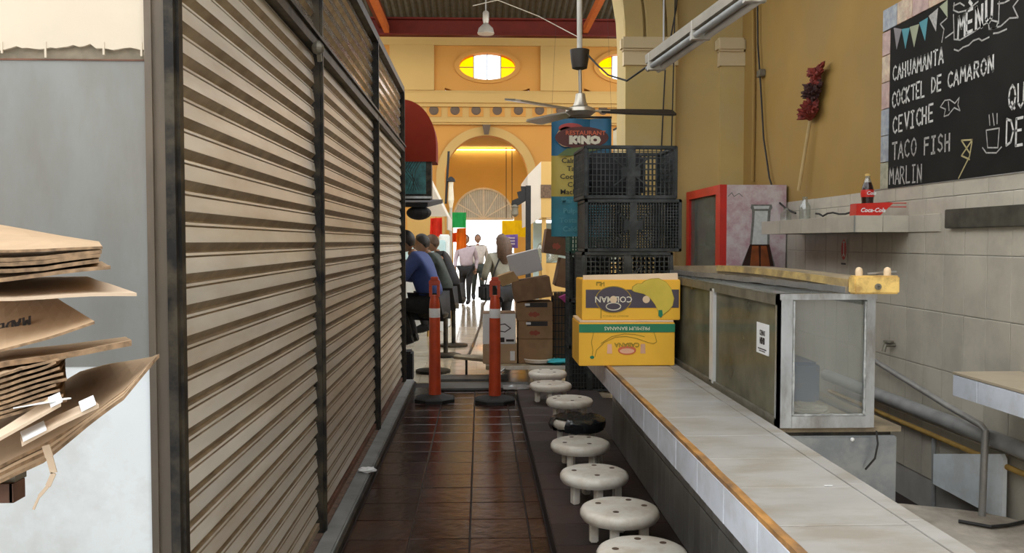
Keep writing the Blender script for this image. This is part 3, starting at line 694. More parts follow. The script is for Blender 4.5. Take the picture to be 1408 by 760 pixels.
loft_sheet('cardboard_sheet', 'pale pinkish cardboard sheet reaching farthest right in the upper pile', sub([(-110, 411), (60, 407), (188, 402)], Yf), sub([(-110, 384), (40, 382), (120, 380)], Yb), c2, t=.006)
cs = loft_sheet('cardboard_sheet', 'drooping brown sheet with dark lettering under the pale sheet', sub([(-110, 512), (0, 480), (70, 462), (130, 442)], Yf), sub([(-110, 412), (0, 408), (40, 408), (78, 409)], Yb))
o0, u1, v1 = PY(3, 456, Yf+.19), PY(50, 443, Yf+.19), PY(3, 428, Yf+.26)
u = (u1-o0).normalized(); v = (v1-o0).normalized()
mb = MB(); chalk(mb, 'MADE', 0, .004, .034, .07, .006, plane_T(o0+Vector((.07, -.03, .036)), -u, -v)); mb.build('printed_word', m_ink, cs)
loft_sheet('cardboard_sheet', 'cardboard sheet with open fluted edge pointing right below the lettered sheet', sub([(-110, 520), (0, 497), (95, 484), (181, 467)], Yf), sub([(-110, 500), (0, 482), (95, 474), (172, 462)], Yb), t=.01)
for i in range(9):
    a = 506+i*6.6
    lab = ['uppermost', 'second', 'third', 'fourth', 'fifth', 'sixth', 'seventh', 'eighth', 'lowest'][i]
    loft_sheet('folded_cardboard', lab+' folded flat of the squashed cardboard bundle in the middle of the pile', sub([(-110, a+26), (0, a+5), (60, a-9), (92-5*(i*7 % 4), a-20+i*1.2)], Yf-.03), sub([(-110, a+16), (0, a-2), (60, a-14), (90, a-24)], Yb-.1), [m_card2 if i % 3 == 1 else m_card, m_cardedge], t=.005, warp=.02)
# big bowed sheets at the bottom
big_f = [(-110, 700), (0, 640), (60, 610), (120, 574), (170, 537), (219, 486)]
big_b = [(-110, 600), (0, 566), (60, 540), (110, 512), (150, 500), (212, 489)]
labs = ['bowed cardboard sheet, uppermost of the big curled ones, its tip touching the post', 'bowed cardboard sheet in the middle of the curled bottom layer', 'lowest bowed cardboard sheet with a torn strip dangling']
bs = []
for i in range(3):
    dy = (0, 9, 17)[i]; e = (0, 4, 9)[i]
    bs.append(loft_sheet('cardboard_sheet', labs[i], sub([(x, y+dy*(1.2 if x < 100 else .5)) for x, y in big_f[:-1]]+[(219-e, 486+e)], Yf-.02*i, 16), sub([(x, y+dy*.4) for x, y in big_b], Yb, 16), t=.007))
for (pa, pb, lab, tapes) in (([(-90, 632), (0, 601), (84, 554)], [(-90, 610), (0, 590), (68, 547)], 'narrow cardboard flap with white tape, left one on the curled sheets', [(70, 557, 86, 549)]),
                        ([(30, 609), (80, 582), (136, 556)], [(28, 599), (76, 572), (128, 549)], 'narrow cardboard flap with white tape, right one on the curled sheets', [(32, 604, 64, 588), (112, 563, 132, 553)])):
    o = loft_sheet('cardboard_flap', lab, sub([(x, y) for x, y in pa], Yf-.1), sub([(x, y) for x, y in pb], Yf-.06), c2, t=.006, warp=.001)
    for (x0, y0, x1, y1) in tapes:
        loft_sheet('white_tape', '', sub([(x0, y0+1), (x1, y1+1)], Yf-.104, 3), sub([(x0-4, y0-11), (x1-4, y1-10)], Yf-.066, 3), [m_label, m_label], t=.003, parent=o, warp=0)
for (pa, pb) in (([(18, 560), (70, 553), (98, 548)], [(18, 558), (60, 549), (84, 546)]),):
    tag(loft_sheet('paper_strip', '', sub(pa, Yf-.1), sub(pb, Yf+.02), [m_label, m_label], t=.002), 'white paper strip lying across the curled cardboard', 'paper')
pth = [PY(x, y, Yf-.06) for x, y in ((63, 612), (68, 628), (74, 650), (66, 668), (54, 682), (46, 700))]
mb = MB()
for a, b, wd in zip(pth[:-1], pth[1:], (.014, .012, .009, .006, .004)): mb.bar(a, b, wd, .002, (0, 1, 0))
mb.build('torn_strip', m_card2, bs[2])
t = thing('metal_table', 'rusty angle-iron corner of the stand that carries the cardboard pile', 'table', (-1.5, 1.85, 0))
c = PY(21, 660, Yf)
mb = MB(); zt_ = PY(20, 648, Yf).z
mb.box(-2.3, -1.2, Yf, 2.1, zt_-.035, zt_); mb.box(-1.2, c.x, Yf, Yf+.04, zt_-.02, zt_); mb.build('table_top', m_dkalu, t)
mb = MB(); mb.box(-2.3, c.x, Yf-.012, Yf, zt_-.055, zt_-.02); mb.box(c.x-.005, c.x+.002, Yf-.012, Yf+.03, zt_-.055, zt_-.02); mb.build('angle_iron', m_rust, t)
for x in (-1.25, -2.25):
    for y in (Yf+.05, 2.05): MB().box(x-.02, x+.02, y-.02, y+.02, 0, zt_-.03).build('leg', m_rust, t)

# ------------------------------------------------------------------ crates and banana boxes
def crate(label, x0, x1, y0, y1, z0, z1, nv, nh, mat=m_crate, rz=0, grp=None, bw=.0065):
    cx, cy = (x0+x1)/2, (y0+y1)/2; W_, D_, H_ = x1-x0, y1-y0, z1-z0
    t = thing('plastic_crate', label, 'crate', (cx, cy, z0), rz, grp); T = WM[t.name]; hx, hy = W_/2, D_/2
    mb = MB(); f = .022                                                # edge frame
    for sx in (-1, 1):
        for sy in (-1, 1): mb.bbox(sx*hx-f if sx > 0 else -hx, hx if sx > 0 else -hx+f, hy-f if sy > 0 else -hy, hy if sy > 0 else -hy+f, 0, H_, .004, T)
        for zz_ in (0, H_-f): mb.bbox(hx-f if sx > 0 else -hx, hx if sx > 0 else -hx+f, -hy, hy, zz_, zz_+f, .004, T); mb.bbox(-hx, hx, hy-f if sx > 0 else -hy, hy if sx > 0 else -hy+f, zz_, zz_+f, .004, T)
    mb.build('frame', mat, t)
    for nm, ax in (('front_lattice', 0), ('back_lattice', 1), ('side_lattice', 2), ('side_lattice', 3), ('top_lattice', 4)):
        mb = MB()
        if ax < 2:
            y = (-hy+.008, hy-.008)[ax]; bw2 = bw; bw = bw if ax == 0 else bw*2.3
            for k in range(1, nv): x = -hx+W_*k/nv; mb.box(x-bw/2, x+bw/2, y-.004, y+.004, .015, H_-.015, T)
            for k in range(1, nh): z = H_*k/nh; mb.box(-hx+.015, hx-.015, y-.003, y+.003, z-bw*.4, z+bw*.4, T)
            if ax == 0:
                mb.box(-.022, .022, y-.006, y+.004, .02, H_-.02, T); mb.bbox(-.06, .06, y-.007, y+.003, H_/2-.03, H_/2+.03, .004, T)
                for s_ in (-1, 1): mb.bar(T @ Vector((-.1*s_, y, H_/2-.08)), T @ Vector((.1*s_, y, H_/2+.08)), .008, .008, (0, 1, 0))
        elif ax < 4:
            x = (-hx+.008, hx-.008)[ax-2]; n = int(nv*D_/W_)
            for k in range(1, n): y = -hy+D_*k/n; mb.box(x-.004, x+.004, y-bw/2, y+bw/2, .015, H_-.015, T)
            for k in range(1, nh): z = H_*k/nh; mb.box(x-.003, x+.003, -hy+.015, hy-.015, z-bw*.4, z+bw*.4, T)
        else:
            for k in range(1, nv): x = -hx+W_*k/nv; mb.box(x-bw/2, x+bw/2, -hy+.015, hy-.015, .004, .012, T)
            for k in range(1, 8): y = -hy+D_*k/8; mb.box(-hx+.015, hx-.015, y-.004, y+.004, .003, .01, T)
            bw = bw2
        mb.build('bottom_lattice' if ax == 4 else nm, mat, t)
    return t
Yc = 5.25
def cr(px0, py0, px1, py1): a = PY(px0, py1, Yc); b = PY(px1, py0, Yc); return a.x, b.x, a.z, b.z
x0, x1, za, zb = cr(801, 200, 931, 273); zA = za
xx0, xx1, zB, _ = cr(804, 275, 938, 346)
hq = (zB-ZC)/2
t = crate('topmost black crate of the stack behind the yellow boxes, open mesh of tall slots', x0, x1, Yc, Yc+.45, zA, zb, 22, 9, rz=R(2), bw=.0045); MB().bbox(x0+.05, x1-.16, Yc+.2, Yc+.4, zA+.02, zb-.03, .03).build('added_dark_filler', m_dark, t)  # dark block added so no light shows through the lattice
crate('second black crate from the top, fine square mesh, shifted to the right', xx0, xx1, Yc, Yc+.4, zB, zA-.002, 34, 18, bw=.005)
x0, x1, _, _ = cr(800, 345, 926, 380)
crate('third black crate from the top, half hidden by the yellow boxes', x0, x1, Yc, Yc+.4, ZC+hq, zB-.002, 20, 11)
crate('bottom black crate of the stack standing on the counter behind the yellow boxes', x0+.02, x1+.02, Yc, Yc+.4, ZC, ZC+hq-.002, 20, 11)
Yc2 = 8.66; x0 = PY(783, 300, Yc2).x
for i, lab in enumerate(('upper dark green crate behind the black crates, seen at their left edge', 'middle dark crate behind the black crates, seen at their left edge', 'lower dark crate behind the black crates, seen at their left edge', 'crate at the foot of the rear stack beside the counter')):
    z1 = PY(783, 283, Yc2).z-i*.47; t = crate(lab, x0, x0+.42, Yc2, Yc2+.4, z1-.468 if i < 3 else .0, z1, 14, 10, m_crateg if i == 0 else m_crate)
    if i: MB().bbox(x0+.02, x0+.4, Yc2+.02, Yc2+.38, (z1-.45 if i < 3 else .03), z1-.05, .02).build('added_dark_filler', m_dark, t)  # dark filler added against bright gaps in the lower crates
# banana boxes
Yx = 4.86
def curve_px(mb, pts, wd, T): ribbon(mb, pts, wd, T)
a = PY(796, 505, Yx); b = PY(928, 442, Yx); z0 = ZC+.002; W_, H_ = b.x-a.x, b.z-a.z
t = thing('banana_carton', 'yellow carton with green band and upside-down lettering, lower of the two on the counter', 'carton', ((a.x+b.x)/2, Yx+.18, z0)); T = WM[t.name]
bd0 = MB().bbox(-W_/2, W_/2, -.18, .18, 0, H_-.012, .004, T).build('body', m_banana, t)
MB().bbox(-W_/2+.003, W_/2-.006, -.178, .178, H_-.012, H_, .003, T).build('top_edge', m_cartonpale, t)
F = T @ plane_T((0, -.1815, 0), (1, 0, 0), (0, 0, 1))
S_ = W_/1.32                                                           # print is laid out in units of 1.32 across
def f(x, y): return ((x-.66)*S_, y*S_)
MB().prism([f(0, .46), f(1.32, .46), f(1.32, .575), f(0, .575)], .001, F).build('green_band', m_green, bd0)
v, fc = text_geo('PREMIUM BANANAS', .05*S_*1.4, .0006*0); mb = MB(); mb.add(v, fc, F @ Matrix.Translation((0, .517*S_, .0018)) @ Matrix.Rotation(PI, 4, 'Z')); mb.build('lettering', m_cream, bd0)
mb = MB(); arcs = [[(.2, .46), (.17, .33), (.19, .22), (.18, .13)], [(.22, .13), (.24, .22), (.34, .32), (.5, .395), (.65, .405), (.8, .375), (.95, .32), (1.03, .305), (1.07, .33), (1.05, .4), (1.03, .46)],
    [(.3, .31), (.45, .405), (.62, .44), (.75, .435), (.9, .4)]]
for A in arcs: ribbon(mb, [f(*p) for p in A], .008*S_, F @ Matrix.Translation((0, 0, .0012)))
mb.build('banana_outline', m_gold, bd0)
MB().prism([f(.18+.03*math.cos(2*PI*k/12), .12+.022*math.sin(2*PI*k/12)) for k in range(12)], .0015, F).build('banana_tip', m_green, bd0)
MB().prism([f(.66+.125*math.cos(2*PI*k/24), .215+.062*math.sin(2*PI*k/24)) for k in range(24)], .0015, F).build('red_emblem', m_redprint, bd0)
MB().prism([f(.66+.1*math.cos(2*PI*k/24), .205+.036*math.sin(2*PI*k/24)) for k in range(24)], .0022, F).build('emblem_inner_oval', m_pink, bd0)  # smaller pink oval printed inside the red emblem
v, fc = text_geo('CABANA', .085*S_, .0012); mb = MB(); mb.add(v, fc, F @ Matrix.Translation((0, .29*S_, .0018)) @ Matrix.Rotation(PI, 4, 'Z')); mb.build('lettering', m_gold, bd0)
for x in (.42, .88): MB().prism([f(x-.035, .17), f(x+.035, .17), f(x+.03, .3), f(x-.03, .3)], .001, F).build('faint_mark', m_pink, bd0)
a2 = PY(801, 441, Yx+.01); b2 = PY(936, 376, Yx+.01); W_, H_ = b2.x-a2.x, b2.z-a2.z
t = thing('banana_carton', 'yellow carton with charcoal band and banana bunch print, upper of the two on the counter', 'carton', ((a2.x+b2.x)/2, Yx+.19, z0+(b.z-a.z)), R(-.8)); T = WM[t.name]
bd0 = MB().bbox(-W_/2, W_/2, -.18, .18, 0, H_*.86, .004, T).build('body', m_banana, t)
mb = MB(); mb.add([(-W_/2+.004, -.176, H_*.84), (W_/2-.012, -.176, H_*.84), (W_/2-.014, -.17, H_*1.0), (-W_/2+.006, -.17, H_*.955), (-W_/2+.004, -.168, H_*.84), (W_/2-.012, -.168, H_*.84), (W_/2-.014, -.162, H_*1.0), (-W_/2+.006, -.162, H_*.955)],
    [(0, 1, 2, 3), (7, 6, 5, 4), (0, 4, 5, 1), (1, 5, 6, 2), (2, 6, 7, 3), (3, 7, 4, 0)], T); mb.build('raised_flap', m_cartonpale, t)
F = T @ plane_T((0, -.1815, 0), (1, 0, 0), (0, 0, 1)); S_ = W_/1.35
def f(x, y): return ((x-.675)*S_, y*S_)
MB().prism([f(.05, .17), f(1.33, .17), f(1.33, .42), f(.05, .42)], .0008, F).build('charcoal_band', m_charcoal, bd0)
def ell(cx, cy, a_, b_, n=28): return [f(cx+a_*math.cos(2*PI*k/n), cy+b_*math.sin(2*PI*k/n)) for k in range(n)]
MB().prism(ell(.43, .285, .25, .185), .0014, F).build('oval_rim', m_gold, bd0); MB().prism(ell(.43, .285, .238, .175), .002, F).build('oval', m_charcoal, bd0)
v, fc = text_geo('COLIMAN', .115*S_, .0006); mb = MB(); mb.add(v, fc, F @ Matrix.Translation((f(.43, 0)[0], .29*S_, .0026)) @ Matrix.Rotation(PI, 4, 'Z')); mb.build('lettering', m_cream, bd0)
mb = MB(); ribbon(mb, ell(.43, .19, .1, .05), .014*S_, F @ Matrix.Translation((0, 0, .0024))); mb.build('oval_swash', m_cream, bd0)
for x in (.43, .88): MB().prism(ell(x, .285, .05, .05, 18), .0032, F).build('hand_hole', m_cartonpale, bd0)
bun = [(.69, .41), (.7, .46), (.76, .5), (.82, .5), (.86, .535), (.95, .565), (1.05, .57), (1.15, .52), (1.22, .43), (1.26, .3), (1.24, .2), (1.18, .13), (1.1, .07), (1.05, .09), (1.04, .14), (1.0, .22), (.93, .31), (.85, .36), (.72, .39)]
cen = Vector((1.08, .34))
big = [tuple(cen+(Vector(p)-cen)*1.03) for p in bun]
MB().prism([f(*p) for p in big], .0026, F).build('banana_outline', m_gold, bd0); MB().prism([f(*p) for p in bun], .0034, F).build('banana_bunch', m_banana_b, bd0)
MB().prism([f(1.05, .14), f(1.1, .14), f(1.11, .07), f(1.08, .035), f(1.05, .06)], .004, F).build('banana_tip', m_green, bd0)
v, fc = text_geo('PRODUCT OF MEXICO', .034*S_, 0); mb = MB(); mb.add(v, fc, F @ Matrix.Translation((f(.46, 0)[0], .06*S_, .0018)) @ Matrix.Rotation(PI, 4, 'Z')); mb.build('small_print', m_gold, bd0)
mb = MB(); ribbon(mb, [f(.26, .03), f(.26, .15)], .012*S_, F @ Matrix.Translation((0, 0, .001))); mb.build('small_mark', m_gold, bd0); mb = MB(); ribbon(mb, [f(.2, .48), f(.2, .52), f(.26, .52), f(.26, .47)], .016*S_, F @ Matrix.Translation((0, 0, .001))); ribbon(mb, [f(.24, .48), f(.3, .52), f(.3, .47)], .012*S_, F @ Matrix.Translation((0, 0, .001))); mb.build('small_mark', m_gold, bd0)

# ------------------------------------------------------------------ glass display case on the steel cabinet
YE = 3.26; XL, XQ = 1.135, PY(1203, 500, YE).x
zc_0, zc_1 = PY(1130, 588, YE).z, PY(1130, 404, YE).z; YE2 = 5.3
t = thing('display_case', 'aluminium framed glass display case with dusty panes beside the bar counter', 'display case', ((XL+XQ)/2, (YE+YE2)/2, zc_0))
mb = MB(); mb.box(XL, XL+.05, YE, YE+.03, zc_0, zc_1); mb.box(XL, XL+.006, YE, YE+.05, zc_0, zc_1); mb.build('corner_stile', m_alu, t)
mb = MB(); mb.box(XQ-.034, XQ, YE, YE+.03, zc_0, zc_1-.02); mb.build('stile', m_alu, t)
MB().box(XL, XQ+.004, YE-.004, YE+.035, zc_1-.022, zc_1).build('top_rail', m_alu, t)
MB().box(XL+.05, XQ-.03, YE-.003, YE+.03, zc_0, zc_0+.045).build('bottom_rail', m_alu, t)
mb = MB(); ix0, ix1, iz0, iz1 = XL+.055, XQ-.04, zc_0+.05, zc_1-.028
for k in range(30):
    f0, f1 = k/30, (k+1)/30
    for (A, B) in (((ix0, iz0), (ix0, iz1)), ((ix1, iz0), (ix1, iz1)), ((ix0, iz0), (ix1, iz0))):
        w_ = .008+.006*noise.noise(Vector((k*.7, A[0]*9, B[1]*9)))
        p, q = Vector(A).lerp(Vector(B), f0), Vector(A).lerp(Vector(B), f1); mb.bar((p.x, YE-.001, p.y), (q.x, YE-.001, q.y), w_*.75, .006, (0, 1, 0))
mb.build('putty_bead', m_putty, t)
MB().box(XL+.05, XQ-.034, YE+.012, YE+.017, zc_0+.04, zc_1-.02).build('end_pane', g_end, t)
yd = PX(979, 430, XL).y
for a_, b_ in ((YE+.05, yd), (yd, YE2)): MB().box(XL+.012, XL+.017, a_, b_, zc_0+.03, zc_1-.035).build('side_pane', g_side, t)
mb = MB(); mb.box(XL-.004, XL+.022, yd-.035, yd-.012, zc_0+.02, zc_1-.03); mb.box(XL, XL+.022, yd+.01, yd+.045, zc_0+.02, zc_1-.03); mb.build('door_divider', M('bright_strip', (.72, .72, .7), .4, metal=.3, var=.1), t)
mb = MB(); mb.box(XL, XL+.03, YE+.03, YE2, zc_1-.045, zc_1-.005); mb.box(XL, XL+.03, YE+.03, YE2, zc_0, zc_0+.03); mb.box(XQ-.03, XQ, YE+.03, YE2, zc_1-.045, zc_1-.02); mb.box(XQ-.03, XQ, YE+.03, YE2, zc_0, zc_0+.03); mb.build('long_rails', m_dkalu, t)
MB().box(XL, XQ, YE+.03, YE2, zc_1-.008, zc_1-.001).build('top_pane', g_end, t)  # solid top made as glass to let light into the case
MB().box(XL+.01, XQ, YE+.02, YE2, zc_0+.002, zc_0+.02).build('bottom_tray', M('dusty_tray', (.55, .46, .34), .8, var=.15, scale=9, stain=(.3, .22, .14), samt=.6, sscale=9), t)
MB().box(XQ-.012, XQ-.008, 4.4, YE2, zc_0+.03, zc_1-.03).build('back_pane', g_end, t)
MB().box(XL, XQ, YE2-.02, YE2, zc_0, zc_1).build('far_end', m_dkalu, t)
s0, s1, s2, s3 = PX(1040, 483, XL+.008), PX(1056, 490, XL+.008), PX(1057, 455, XL+.008), PX(1042, 435, XL+.008)
ys0, ys1 = s0.y, s1.y; zs0, zs1 = (s0.z+s1.z)/2, (s2.z+s3.z)/2; 
nt_ = MB().box(XL+.008, XL+.012, ys1, ys0, zs0, zs1).build('paper_notice', m_label, t)
wS, hS = ys0-ys1, zs1-zs0; mb = MB(); FT = plane_T((XL+.0075, ys0, zs0), (0, -1, 0), (0, 0, 1))
v, fc = text_geo('CREMAS', hS*.24, .0012, 0, .62); mb.add(v, fc, FT @ Matrix.Translation((wS*.5, hS*.68, 0))); v, fc = text_geo('NIEVES', hS*.26, .003, 0, .62); mb.add(v, fc, FT @ Matrix.Translation((wS*.5, hS*.42, 0))); ribbon(mb, [(wS*.15, hS*.16), (wS*.85, hS*.16)], .005, FT); ribbon(mb, [(wS*.25, hS*.09), (wS*.75, hS*.09)], .004, FT); mb.build('notice_lettering', m_ink, nt_)
# things inside the case
bx = MB(); bx.bbox(1.3, 1.44, 3.62, 3.95, zc_0+.022, zc_0+.2, .015); tag(bx.build('plastic_tub', M('blue_plastic', (.03, .08, .2), .4)), 'blue plastic tub inside the glass display case', 'tub')
bx = MB(); bx.sphere((1.27, 3.42, zc_0+.035), (.12, .11, .03), 18, f=lambda q: q*(1+.35*noise.noise(q*4))); tag(bx.build('dirty_rag', m_conc), 'crumpled dusty cloth lying on the floor of the display case', 'cloth')
t = thing('steel_cabinet', 'stained steel cabinet carrying the glass display case', 'cabinet', (1.36, 4.3, 0))
XK = PY(1240, 600, YE).x
MB().bbox(1.13, XK-.012, YE+.012, YE2+.1, 0, zc_0-.035, .006).build('body', m_steel, t)
MB().box(1.13, XK-.03, YE+.03, YE2+.1, zc_0-.035, zc_0-.02).build('painted_shadow_gap', m_black, t)  # black strip stands in for the shade under the worktop
MB().box(1.128, XK+.004, YE+.015, YE2+.1, zc_0-.02, zc_0).build('worktop', m_oldwood, t)
p = [PY(1205, 592, YE-.01), PY(1207, 610, YE-.02), PY(1203, 630, YE-.02), PY(1190, 645, YE)]; MB().tube(p, .004, 6).build('loose_wire', m_wire, t)
p = PY(1172, 604, YE+.01); MB().sphere(p, .008, 8).build('rivet', m_label, t)
# beam lying on the case
e0, e1 = PY(1175, 408, YE-.04), PY(1238, 379, YE-.04); zb_ = zc_1+.001
t = thing('yellow_beam', 'long grimy board with yellow end block and two pegs lying on the glass case', 'beam', ((e0.x+e1.x)/2, YE, zb_))
hb = e1.z-zb_
MB().bbox(e0.x, e1.x, YE-.04, YE+.02, zb_, e1.z, .006).build('end_block', m_yelwood, t)
mb = MB(); A0, A1 = Vector((e0.x+.01, YE+.02, 0)), Vector((1.17, 5.28, 0)); n = 14; vs = []; fs = []
for k in range(n+1):
    q = A0.lerp(A1, k/n); wv = .022*math.sin(PI*k/n)
    vs += [(q.x, q.y, zb_+.002), (q.x+.155, q.y, zb_+.002), (q.x+.155, q.y, zb_+hb*.72+wv), (q.x, q.y, zb_+hb*.72+wv)]
for k in range(n):
    for j in range(4): fs.append((k*4+j, k*4+(j+1) % 4, (k+1)*4+(j+1) % 4, (k+1)*4+j))
fs += [(0, 3, 2, 1), (n*4, n*4+1, n*4+2, n*4+3)]
mb.add(vs, fs); mb.build('board', m_oldwood, t)
mb = MB()
for k in range(n-5): a_, b_ = A0.lerp(A1, k/n), A0.lerp(A1, (k+1)/n); mb.bar((a_.x-.006, a_.y, zb_+hb*.55+.022*math.sin(PI*k/n)), (b_.x-.006, b_.y, zb_+hb*.55+.022*math.sin(PI*(k+1)/n)), .01, .03)
mb.build('yellow_edge', M('faded_yellow_edge', (.5, .35, .13), .7, var=.25, scale=12, stain=(.22, .16, .09), samt=.8, sscale=9), t)
mb = MB()
for k in range(n): a_, b_ = A0.lerp(A1, k/n), A0.lerp(A1, (k+1)/n); mb.bar((a_.x-.012, a_.y, zb_+.012+.006*random.random()), (b_.x-.012, b_.y, zb_+.012+.006*random.random()), .02, .024)
mb.build('crumpled_foil', m_foil, t)
for px in (1181, 1220):
    c = PY(px, 374, YE-.02); MB().lathe([(.013, 0), (.014, .02), (.011, .031), (.004, .036)], 12, Matrix.Translation((c.x, c.y, e1.z-.004))).build('peg', m_pegw, t, True)
c = PY(1207, 394, YE-.042); MB().lathe([(.012, 0), (.012, .006), (.005, .006), (.005, .001)], 14, Matrix.Translation(c) @ Matrix.Rotation(PI/2, 4, 'X')).build('bolt', m_dkalu, t)
MB().bar(PY(1192, 376, YE-.01), PY(1232, 373, YE+.02), .006, .006).build('loose_rod', m_alu, t)

# ------------------------------------------------------------------ upright cooler in the corner
YR = 7.0; f0, f1 = PY(996, 366, YR), PY(1093, 255, YR); zt_ = PY(1040, 254, YR).z; XF = f0.x; YR2 = 8.15
t = thing('drinks_cooler', 'red framed drinks cooler with glass door and bottle picture on its side', 'cooler', ((XF+XR)/2, 7.55, 0))
mb = MB(); mb.box(XF+.02, XR-.02, YR+.008, YR2, 0, .1); mb.box(XF+.02, XR-.02, YR+.008, YR2, zt_-.04, zt_); mb.box(XF+.02, XR-.02, YR2-.03, YR2, 0, zt_); mb.box(XR-.05, XR-.02, YR+.01, YR2, 0, zt_); mb.box(XF+.02, XR-.02, YR+.008, YR+.03, 0, zt_)
mb.build('body', m_frpanel, t)
spn = MB().box(XF+.015, XR-.02, YR, YR+.008, 0, zt_).build('side_panel', m_frpanel, t)
mb = MB(); mb.box(XF-.04, XF+.015, YR, YR+.13, .08, zt_+.0); mb.box(XF-.04, XF+.015, YR2-.1, YR2, .08, zt_); mb.box(XF-.042, XF+.014, YR-.001, YR2+.001, zt_-.07, zt_+.002); mb.box(XF-.042, XF+.014, YR-.001, YR2+.001, .078, .3); dfr = mb.build('door_frame', m_red, t)
MB().box(XF-.02, XF-.014, YR+.13, YR2-.1, .3, zt_-.07).build('door_glass', g_door, dfr)
for z in (.7, 1.1, 1.45): MB().box(XF+.03, XR-.06, YR+.05, YR2-.05, z, z+.015).build('shelf', m_alu, t)
# picture of a bottle printed on the side panel
def at(px, py): return PY(px, py, YR-.001)
def pic(name, pts, mat, off): 
    mb = MB(); W = [at(*p) for p in pts]; n = len(W); 
    mb.v = [Vector((q.x, YR-off, q.z)) for q in W]; mb.f = [tuple(range(n))[::-1]]; mb.mi = [0]; mb.build(name, mat, spn)
pic('bottle_picture', [(1034, 285), (1060, 285), (1059, 300), (1058, 336), (1066, 366), (1019, 366), (1031, 336), (1034, 300)], m_gprintd, .001)
pic('bottle_picture', [(1038, 287), (1056, 287), (1055, 304), (1055, 337), (1034, 337), (1037, 304)], m_gprint, .0016)
pic('bottle_picture', [(1033, 281), (1061, 281), (1062, 286), (1059, 290), (1035, 290), (1032, 286)], m_gprintd, .0022)
pic('bottle_picture', [(1036, 283), (1058, 283), (1057, 287), (1037, 287)], m_gprint, .0028)
pic('bottle_picture', [(1031, 336), (1058, 336), (1064, 366), (1020, 366)], m_coladk, .002)
pic('bottle_picture', [(1034, 338), (1043, 338), (1044, 366), (1031, 366)], m_cola, .0026)
pic('bottle_picture', [(1046, 338), (1054, 338), (1059, 366), (1046, 366)], m_cola, .0026)
v, fc = text_geo('drink', .07, .001, .2); mb = MB(); q = at(1008, 269); mb.add(v, fc, plane_T((q.x+.02, YR-.001, q.z), (1, 0, 0), (0, 0, 1))); mb.v = mb.v; 
mb = MB(); ribbon(mb, [(0, 0), (.03, .03), (.05, 0), (.09, .025), (.12, 0)], .006, plane_T((at(1001, 270).x, YR-.001, at(1001, 270).z), (1, 0, 0), (0, 0, 1))); mb.build('side_scrawl', m_gprintd, spn)
bi = 0
for i, y in enumerate((7.3, 7.5, 7.7, 7.9)):
    mb = MB(); mb.lathe([(.04, 0), (.04, .16), (.015, .22), (.015, .27)], 12, Matrix.Translation((XF+.12, y, 1.4655))); tag(mb.build('glass_bottle', g_bottle, None, True), 'pale bottle on the upper rack behind the cooler glass, '+('nearest the picture side', 'second from the picture side', 'third from the picture side', 'farthest from the picture side')[i], 'bottle', 'bottles inside the drinks cooler')

# ------------------------------------------------------------------ tiled wall shelf and what stands on it
XSH = 2.163; ysh0 = PX(1175, 300, XSH).y; ysh1 = PX(1047, 300, XSH).y; zsh1 = PX(1175, 296, XSH).z; zsh0 = PX(1175, 319, XSH).z
t = thing('wall_shelf', 'grey tiled shelf projecting from the right wall under the cola bottle', 'shelf', (2.33, (ysh0+ysh1)/2, zsh0))
MB().box(XSH+.008, XR-.012, ysh0+.008, ysh1, zsh0, zsh1-.006).build('slab', m_wgrout, t)
y = ysh0
while y < ysh1-.05: y1 = min(y+.42, ysh1); tile(t, m_walltile, (XSH, (y+y1)/2, (zsh0+zsh1)/2), y1-y-.004, zsh1-zsh0, .01, 'X'); y = y1
for k in range(2): tile(t, m_walltile, (XSH+.085+k*.165, ysh0, (zsh0+zsh1)/2), .162, zsh1-zsh0, .01, 'Y')
y = ysh0
while y < ysh1-.05: y1 = min(y+.33, ysh1); tile(t, m_walltile, ((XSH+XR-.01)/2, (y+y1)/2, zsh1), XR-XSH-.014, y1-y-.004, .006); y = y1
MB().box(XSH-.003, XSH+.004, ysh0-.003, ysh0+.004, zsh0, zsh1).build('corner_strip', m_alu, t)
# white tile band and dark stone strip on the wall to the right of the shelf
for k in range(2): tile(wr, m_walltile, (XR-.02, ysh0-.09-.17*k, (zsh0+zsh1)/2), .165, zsh1-zsh0, .012, 'X')
b0_, b1_ = PX(1300, 288, XR-.04), PX(1300, 314, XR-.04)
ss = MB(); ss.bbox(XR-.045, XR-.008, 2.9, b0_.y, b1_.z, b0_.z, .004); tag(ss.build('stone_strip', M('dark_green_stone', (.05, .048, .035), .4, var=.5, scale=14)), 'dark polished stone strip fixed across the wall tiles at the right edge', 'strip')
# lower tiled shelf
XS2 = 2.17; yq = PX(1310, 515, XS2).y; zq1 = PX(1310, 512, XS2).z; zq0 = PX(1310, 544, XS2).z
t = thing('wall_shelf', 'low tiled wall shelf with tan top above the pipes at the right edge', 'shelf', (2.33, yq-.7, zq0))
MB().box(XS2+.008, XR-.012, 2.4, yq, zq0, zq1-.006).build('slab', m_wgrout, t)
MB().box(XS2, XR-.012, 2.4, yq+.004, zq1-.006, zq1+.004).build('top', M('tan_laminate', (.45, .37, .26), .5, var=.1), t)
y = yq
for wd in (.2, .33, .33, .33): tile(t, m_whitetile, (XS2, y-wd/2, (zq0+zq1)/2-.004), wd-.005, zq1-zq0-.012, .01, 'X'); y -= wd
